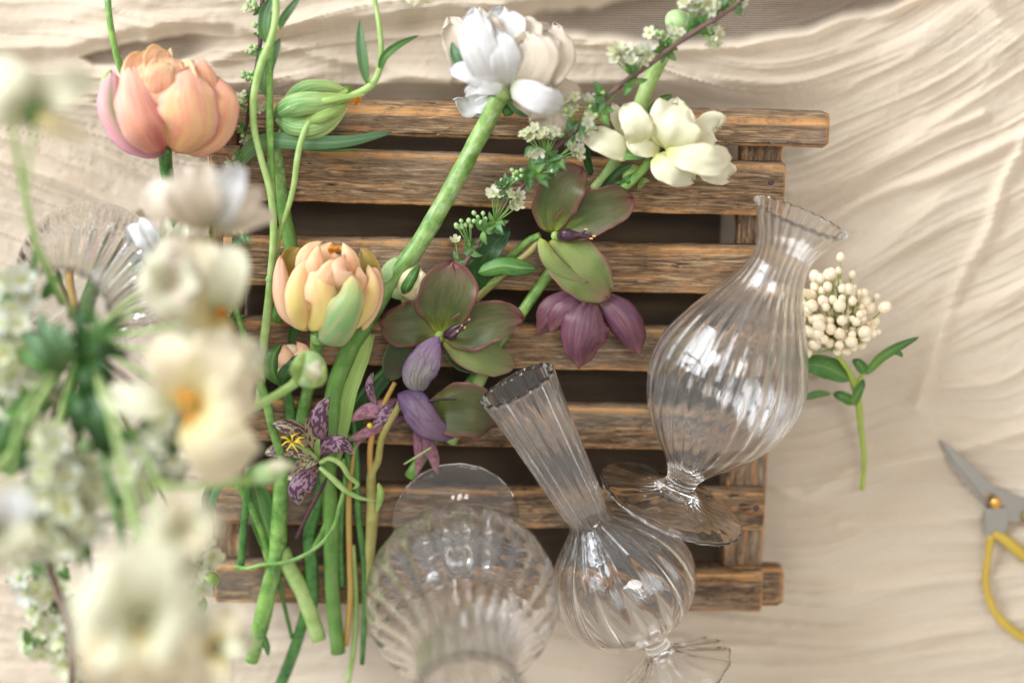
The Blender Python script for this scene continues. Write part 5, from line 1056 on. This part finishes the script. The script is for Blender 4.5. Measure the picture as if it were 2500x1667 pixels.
blob(f, 'flower_centre', A5(1520, 785, 960), 30 * KA, M['orange'], sy=1.3, lump=.25)
f = tall('blurred cream flower with round orange and green centre facing the lens', 'flower', 'cut_flower', (470, 990, 1020), (330, 900, 900), 12, 'stem_light')
petals(f, A5, [
 ('petal', [(1290, 1420, 1020), (1240, 1250, 1065), (1180, 1100, 1070), (1120, 920, 1030)], 164, 'pale', dict(cup=.3, ruf=.07, ab=(1.15, .45))),
 ('petal', [(1330, 1400, 1025), (1420, 1230, 1070), (1490, 1080, 1075), (1540, 930, 1030)], 201, 'pale', dict(cup=.3, ruf=.07, ab=(1.15, .45))),
 ('petal', [(1360, 1430, 1025), (1480, 1420, 1075), (1600, 1380, 1075), (1740, 1330, 1030)], 189, 'pale', dict(cup=.3, ruf=.07, ab=(1.15, .45))),
 ('petal', [(1350, 1470, 1030), (1440, 1600, 1085), (1540, 1760, 1090), (1640, 1900, 1030)], 237, 'pale', dict(cup=.3, ruf=.06, ab=(1.2, .42))),
 ('petal', [(1260, 1430, 1020), (1080, 1410, 1050), (900, 1390, 1050), (690, 1370, 1010)], 112, 'palegreen', dict(cup=.3, ruf=.07, ab=(1.15, .45))),
])
ths = [(1310 + 42 * math.cos(a) + random.uniform(-8, 8), 1430 + 52 * math.sin(a) + random.uniform(-8, 8)) for a in np.linspace(0, 6.28, 14)[:-1]] + [(1295, 1530), (1305, 1560), (1260, 1360), (1240, 1330)]
for (x_, y_) in ths: blob(f, 'stamen', A5(x_, y_, 1125), 26 * KA, M['orange'], nu=6, nv=8)
blob(f, 'flower_centre', A5(1310, 1430, 1125), 42 * KA, M['stem_dark'], lump=.2)
f = tall('very large blurred ivory flower filling the lower left', 'flower', 'cut_flower', (360, 1400, 1360), (280, 1050, 1150), 16, 'stem_light')
petals(f, B1, [
 ('petal', [(820, 1180, 1360), (840, 1030, 1420), (850, 880, 1420), (860, 720, 1360)], 205, 'palegreen', dict(cup=.3, ruf=.08, ab=(1.1, .42))),
 ('petal', [(800, 1180, 1360), (700, 1080, 1410), (600, 1010, 1410), (500, 930, 1360)], 221, 'palegreen', dict(cup=.3, ruf=.08, ab=(1.1, .42))),
 ('petal', [(840, 1180, 1360), (940, 1070, 1410), (990, 960, 1410), (1030, 840, 1360)], 158, 'palegreen', dict(cup=.3, ruf=.08, ab=(1.1, .42))),
 ('petal', [(840, 1200, 1360), (960, 1220, 1410), (1060, 1260, 1410), (1160, 1330, 1360)], 205, 'palegreen', dict(cup=.3, ruf=.08, ab=(1.1, .42))),
 ('petal', [(800, 1200, 1360), (680, 1220, 1410), (560, 1250, 1410), (430, 1290, 1360)], 237, 'palegreen', dict(cup=.3, ruf=.08, ab=(1.1, .42))),
 ('petal', [(810, 1220, 1360), (760, 1330, 1410), (720, 1440, 1410), (690, 1600, 1360)], 253, 'pale', dict(cup=.3, ruf=.08, ab=(1.1, .42))),
 ('petal', [(840, 1220, 1360), (880, 1340, 1410), (930, 1460, 1410), (970, 1600, 1360)], 237, 'pale', dict(cup=.3, ruf=.08, ab=(1.1, .42))),
])
f = tall('blurred cream flower below the ivory one at the bottom edge', 'flower', 'cut_flower', (520, 1560, 1100), (360, 1200, 1000), 12, 'stem_light')
petals(f, B1, [
 ('petal', [(1240, 1350, 1100), (1260, 1260, 1140), (1300, 1190, 1140), (1330, 1120, 1100)], 97, 'pale', dict(cup=.4, ruf=.08)),
 ('petal', [(1240, 1360, 1100), (1330, 1340, 1140), (1400, 1330, 1140), (1470, 1320, 1100)], 91, 'palegreen', dict(cup=.4, ruf=.08)),
 ('petal', [(1220, 1360, 1100), (1120, 1330, 1140), (1060, 1300, 1140), (980, 1260, 1100)], 97, 'pale', dict(cup=.4, ruf=.08)),
 ('petal', [(1230, 1380, 1100), (1200, 1450, 1140), (1180, 1520, 1140), (1160, 1620, 1100)], 134, 'pale', dict(cup=.4, ruf=.08)),
])
f = tall('blurred white bloom cut off by the left edge', 'flower', 'cut_flower', (10, 1290, 1300), (60, 1000, 1050), 12, 'stem_light')
petals(f, B1, [
 ('petal', [(20, 680, 1300), (60, 600, 1340), (70, 530, 1340), (60, 450, 1300)], 109, 'white', dict(cup=.4, ruf=.08)),
 ('petal', [(20, 690, 1300), (90, 720, 1340), (130, 790, 1340), (150, 860, 1300)], 97, 'palegreen', dict(cup=.4, ruf=.08)),
 ('petal', [(10, 700, 1300), (-20, 780, 1340), (-10, 850, 1340), (10, 920, 1300)], 109, 'palegreen', dict(cup=.4, ruf=.08)),
 ('petal', [(0, 680, 1300), (-80, 650, 1340), (-140, 640, 1340), (-220, 620, 1300)], 109, 'white', dict(cup=.4, ruf=.08)),
])

f = Thing('blossom_bud', 'blurred long pale green bud pointing right below the cream flowers', 'flower bud', P(*VM))
tb_(f, B1, 'stem', [(450, -560, 700, 22), (620, 250, 900, 22), (900, 420, 980, 22), (1100, 440, 960, 22), (1350, 415, 930, 26), (1450, 400, 900, 34)], 'stem_light', n=30)
petals(f, B1, [('sepal', [(1430, 400, 900), (1510, 370, 925), (1580, 340, 920), (1680, 330, 890)], 60, 'budgreen', dict(cup=-1)),
  ('petal', [(1500, 370, 905), (1580, 330, 935), (1640, 320, 935), (1700, 330, 905)], 45, 'cream', dict(cup=-1))])
blob(f, 'bud', B1(1530, 365, 895), 66 * KB, M['budgreen'], sy=1.5, rot=80)
# crisp white flower behind, with its green stem
f = Thing('white_flower', 'white flower with curled petals behind the blurred white one', 'flower', P(400, 600, 200))
petals(f, A5, [
 ('petal', [(1110, 430, 520), (1040, 330, 545), (960, 260, 545), (850, 212, 515)], 91, 'white', dict(cup=-.4, ruf=.07, ab=(1.1, .45))),
 ('petal', [(1120, 400, 520), (1060, 290, 540), (1000, 220, 540), (960, 140, 515)], 61, 'white', dict(cup=.5, ruf=.07)),
 ('petal', [(1140, 400, 520), (1140, 290, 540), (1130, 200, 540), (1125, 115, 515)], 48, 'palegreen', dict(cup=.5, ruf=.07)),
 ('petal', [(1100, 440, 520), (1020, 440, 545), (960, 450, 540), (900, 400, 520)], 67, 'white', dict(cup=.5, ruf=.07)),
 ('petal', [(1000, 480, 535), (1100, 460, 575), (1200, 465, 575), (1308, 468, 535)], 61, 'palegreen', dict(cup=-.7, ruf=.05)),
 ('petal', [(1150, 430, 520), (1200, 330, 545), (1230, 250, 545), (1260, 150, 515)], 73, 'palegreen', dict(cup=.5, ruf=.07)),
 ('petal', [(960, 420, 510), (960, 520, 530), (1040, 580, 530), (1190, 545, 515)], 54, 'palegreen', dict(cup=.9, ruf=.03)),
 ('sepal', [(970, 450, 550), (1030, 490, 560), (1090, 515, 560), (1140, 512, 545)], 16, 'leaf', dict(cup=.6)),
 ('sepal', [(1050, 575, 545), (1110, 572, 552), (1150, 560, 550), (1175, 540, 540)], 12, 'leaf', dict(cup=.6)),
])
tb_(f, A5, 'stem', [(1150, 440, 520, 30), (1230, 330, 480, 30), (1300, 380, 440, 34), (1360, 480, 400, 34), (1450, 700, 320, 34), (1500, 1050, 250, 30)], 'stem_dark', n=24)
for lab, hd, bd_, w_, mts in [
  ('blurred cream bloom overlapping the top of the large ivory flower', (450, 1290, 1350), (400, 1200, 1100), 60, ('palegreen', 'pale')),
  ('blurred cream bloom hanging under the orange throated flower', (560, 880, 980), (400, 860, 880), 55, ('pale', 'palegreen')),
  ('pale bloom turned away above the glass vase rim', (420, 690, 1010), (330, 760, 900), 58, ('palegreen', 'ivory')),
  ('pale yellow bloom at the very bottom beside the ivory flower', (420, 1640, 1250), (330, 1300, 1050), 70, ('pale', 'pale'))]:
    f = tall(lab, 'flower', 'cut_flower', hd, bd_, 10, 'stem_light')
    n_ = 7; a0 = random.uniform(0, 6)
    blob(f, 'flower_core', (hd[0], hd[1], hd[2] + 12), w_ * .35, M['pale'], sz=.4)
    for k in range(n_):
        a = a0 + k * 6.283 / n_; rr_ = w_ * random.uniform(1.1, 1.5); dx, dy = math.cos(a), math.sin(a)
        petal(f, 'petal', [(hd[0] + dx * 4, hd[1] + dy * 4, hd[2]), (hd[0] + dx * rr_ * .4, hd[1] + dy * rr_ * .4, hd[2] + 35), (hd[0] + dx * rr_ * .75, hd[1] + dy * rr_ * .75, hd[2] + 45), (hd[0] + dx * rr_ * 1.1, hd[1] + dy * rr_ * 1.1, hd[2] + 20)], w_ * .75, M[mts[k % 2]], cup=.35, ruf=.1, ab=(1.15, .45))
# leaves of the bouquet
def leafy(label, rows, frame, stemp, r, mt='stem_dark', name='foliage_spray'):
    t_ = Thing(name, label, 'foliage', P(*VM)); tube(t_, 'stem', stemp, M[mt], n=24)
    for (pts, W, m_) in rows: petal(t_, 'leaf', [frame(*p) for p in pts], W * frame.k, M[m_], cup=.5, rib=.1, ruf=.08)
    return t_
leafy('dark green feathery foliage in the middle of the bouquet', [
 ([(540, 1100, 960), (560, 960, 1000), (540, 860, 1000), (490, 760, 960)], 50, 'leaf_dark'),
 ([(560, 1100, 960), (660, 980, 1000), (740, 900, 1000), (860, 800, 960)], 46, 'leaf'),
 ([(560, 1120, 960), (680, 1080, 990), (770, 1060, 990), (900, 1100, 950)], 48, 'leaf_dark'),
 ([(560, 1120, 960), (660, 1150, 990), (720, 1200, 990), (760, 1290, 950)], 50, 'leaf_dark'),
 ([(540, 1120, 960), (560, 1230, 990), (590, 1330, 990), (640, 1460, 950)], 62, 'leaf_dark'),
 ([(540, 1100, 960), (640, 1020, 1020), (700, 1000, 1020), (800, 1010, 980)], 40, 'leaf_dark'),
 ([(580, 1080, 970), (640, 960, 1030), (650, 880, 1030), (640, 780, 990)], 46, 'leaf'),
 ([(520, 1120, 960), (460, 1040, 1000), (420, 950, 1000), (400, 850, 960)], 52, 'leaf_blue'),
 ([(600, 1100, 980), (720, 960, 1020), (800, 920, 1020), (880, 900, 990)], 44, 'leaf_small'),
], A5, [VM + (7,), (200, 820, 850, 7), (195, 880, 960, 7)], 7)
leafy('blue green leaves fanning out at the left of the bouquet', [
 ([(440, 1190, 900), (340, 1100, 940), (250, 1020, 940), (170, 930, 900)], 55, 'leaf_blue'),
 ([(450, 1180, 900), (380, 1050, 950), (320, 930, 950), (270, 790, 910)], 60, 'leaf_blue'),
 ([(440, 1190, 900), (300, 1160, 930), (200, 1110, 930), (120, 1040, 890)], 46, 'leaf'),
 ([(290, 700, 800), (340, 620, 830), (380, 570, 830), (436, 525, 800)], 42, 'leaf'),
 ([(200, 620, 780), (230, 480, 800), (240, 380, 800), (250, 280, 780)], 22, 'leaf_small'),
], A5, [VM + (6,), (170, 820, 820, 6), (157, 905, 900, 6)], 6)
leafy('long dark leaves drooping below the bouquet centre', [
 ([(400, -120, 980), (430, 0, 1020), (450, 60, 1020), (430, 150, 980)], 60, 'leaf_dark'),
 ([(470, -100, 980), (540, 40, 1020), (580, 150, 1020), (600, 270, 980)], 76, 'leaf_dark'),
 ([(560, 0, 980), (590, 120, 1010), (610, 180, 1010), (640, 260, 970)], 50, 'leaf_dark'),
], B1, [VM + (8,), (230, 980, 930, 8), (255, 1120, 990, 8), (285, 1250, 1010, 8), (308, 1380, 1020, 8)], 8)
leafy('mid green leaves at the lower left edge', [
 ([(30, 20, 950), (90, 0, 990), (130, -60, 990), (160, -140, 950)], 46, 'leaf'),
 ([(60, 380, 950), (50, 250, 990), (70, 150, 990), (120, 20, 950)], 66, 'leaf'),
 ([(60, 380, 950), (110, 280, 990), (150, 220, 990), (170, 120, 950)], 52, 'leaf_dark'),
 ([(50, 360, 950), (0, 260, 990), (-10, 160, 990), (10, 40, 950)], 60, 'leaf_blue'),
 ([(160, 440, 940), (170, 340, 970), (170, 280, 970), (150, 200, 940)], 30, 'leaf_dark'),
], B1, [VM + (6,), (100, 950, 850, 6), (30, 1140, 940, 6)], 6)
for lab, pts, mt, r in [
  ('light green stem bending left under the bouquet leaves', [VM, (150, 905, 820), (110, 960, 900), (40, 1080, 980), (-40, 1180, 1000)], 'stem_light', 8),
  ('light green stem running straight down the bouquet', [VM, (175, 920, 840), (150, 1010, 920), (135, 1100, 960), (120, 1200, 980)], 'stem_light', 8),
  ('brown woody stem through the white blossom at lower left', [VM, (60, 1240, 800), (105, 1350, 850), (150, 1470, 880), (172, 1560, 900), (175, 1660, 900), (180, 1760, 900)], 'twig', 8),
  ('second thinner woody stem under the large ivory flower', [VM, (190, 1240, 800), (212, 1330, 840), (225, 1420, 860)], 'twig_dark', 7),
  ('pale stem reaching up to the left edge flower', [(30, 300, 1060), (45, 400, 1000), (60, 470, 930), (90, 600, 820), (150, 740, 720)], 'stem_light', 8)]:
    t_ = Thing('plant_cutting', lab, 'flower stem', P(*VM)); tube(t_, 'stem', [p + (r,) for p in pts], M[mt], n=40)
# white blossom sprays
FLB = [floret_mesh('blossom_%d' % i, .0052, op) for i, op in enumerate((.2, .7))]
LFB = leaf_mesh('spray_leaf', .010, .0028, M['leaf_small'], .3)
def spray(label, z, blobs, seed):
    t_ = Thing('blossom_spray', label, 'blossom spray', P(*VM)); r2 = random.Random(seed)
    pth = [VM + (5,)] + [(b[0], b[1], z - 30, 4) for b in blobs]
    tube(t_, 'stem', pth, M['twig'], n=30); segs = []
    for (x_, y_, rad, n) in blobs:
        c_ = P(x_, y_, z - 30)
        for k in range(n):
            a = r2.uniform(0, 6.28); q = math.sqrt(r2.random()) * rad; z2 = z + r2.uniform(-50, 60)
            p_ = P(x_ + q * math.cos(a), y_ + q * math.sin(a), z2)
            o = put(t_, 'floret', r2.choice(FLB), p_, aim(math.cos(a) * .5 + r2.uniform(-.3, .3), -math.sin(a) * .5 + r2.uniform(-.3, .3), 1), r2.uniform(.8, 1.25)); segs.append([tuple(c_), tuple((c_ + p_) / 2), tuple(p_)])
        for k in range(3):
            o = put(t_, 'leaf', LFB, P(x_ + r2.uniform(-rad, rad), y_ + r2.uniform(-rad, rad), z), (r2.uniform(0, .6), 0, r2.uniform(0, 6.28)), r2.uniform(.8, 1.3))
    thin_tubes(t_, 'flower_stalks', segs, .0003, M['stem'], 4)
spray('spray of small white blossom hanging left of the large ivory flower', 960, [(110, 1110, 60, 23), (150, 1170, 60, 27), (110, 1240, 60, 23), (170, 1280, 60, 23), (80, 1330, 50, 17)], 1)
spray('spray of small white blossom in the middle left between stems', 940, [(400, 1040, 40, 15), (350, 1130, 60, 23), (300, 1210, 60, 23), (210, 1180, 50, 17), (430, 1100, 50, 13)], 2)
spray('spray of small white blossom running down the lower left corner', 760, [(90, 1400, 60, 17), (130, 1470, 60, 20), (200, 1590, 60, 20), (230, 1640, 60, 20), (110, 1560, 50, 13)], 3)
spray('spray of white blossom at the left edge beside the glass vase', 820, [(40, 820, 50, 17), (20, 900, 60, 20), (80, 960, 50, 17), (30, 1000, 50, 15), (20, 720, 50, 13)], 4)
spray('cluster of cream blossom with lime buds by the crate corner', 640, [(440, 1290, 50, 23), (480, 1350, 42, 20), (460, 1420, 40, 13), (400, 1330, 50, 17)], 6)
lb = Thing('blossom_bud', 'pair of lime green buds at the crate corner beside the cream blossom', 'flower bud', P(500, 1410, 300))
blob(lb, 'bud', B1(1205, 975, 440), 48 * KB, M['leaf_lime'], sy=1.1, rot=100); blob(lb, 'bud', B1(1170, 870, 440), 40 * KB, M['leaf_lime'], sy=1.3, rot=20)
blob(lb, 'bud', B1(1110, 1120, 440), 46 * KB, M['leaf_small'], sy=1.5, rot=20); blob(lb, 'bud', B1(1030, 1210, 440), 38 * KB, M['leaf_lime'], sy=1.1, rot=20)
tb_(lb, B1, 'stem', [(1210, 940, 430, 10), (1120, 960, 420, 10), (1060, 1100, 420, 10), (1030, 1210, 430, 10)], 'stem', n=16)
bdd = Thing('blossom_bud', 'blurred round pale bud between the dark leaves and the blossom', 'flower bud', P(*VM))
blob(bdd, 'bud', B1(500, 225, 900), 52 * KB, M['palegreen'] if False else M['budgreen']); tb_(bdd, B1, 'stem', [(490, 240, 880, 10), (460, 100, 850, 10), (450, -200, 780, 10), (447, -560, 700, 10)], 'stem', n=16)
# stems standing inside the left vase
for i, (lab, x0, x1, r, mt) in enumerate([('thick green stem seen through the left vase', 265, 215, 16, 'stem_dark'), ('second green stem seen through the left vase', 245, 200, 7, 'stem_dark'), ('tan stem seen through the left vase', 160, 180, 10, 'stem_tan'), ('dark red twig curving inside the left vase', 290, 195, 5, 'twig_dark'), ('thin red brown twig at the left side of the vase', 120, 170, 5, 'twig_dark')]):
    t_ = Thing('plant_cutting', lab, 'flower stem', P(x0, 520, 250)); tube(t_, 'stem', [(x0 + 10, 585 + 6 * i, 170, r), ((x0 + x1) / 2, 680, 450, r), (x1, 745, 690, r), (x1, 775, 760, r)], M[mt], n=24)
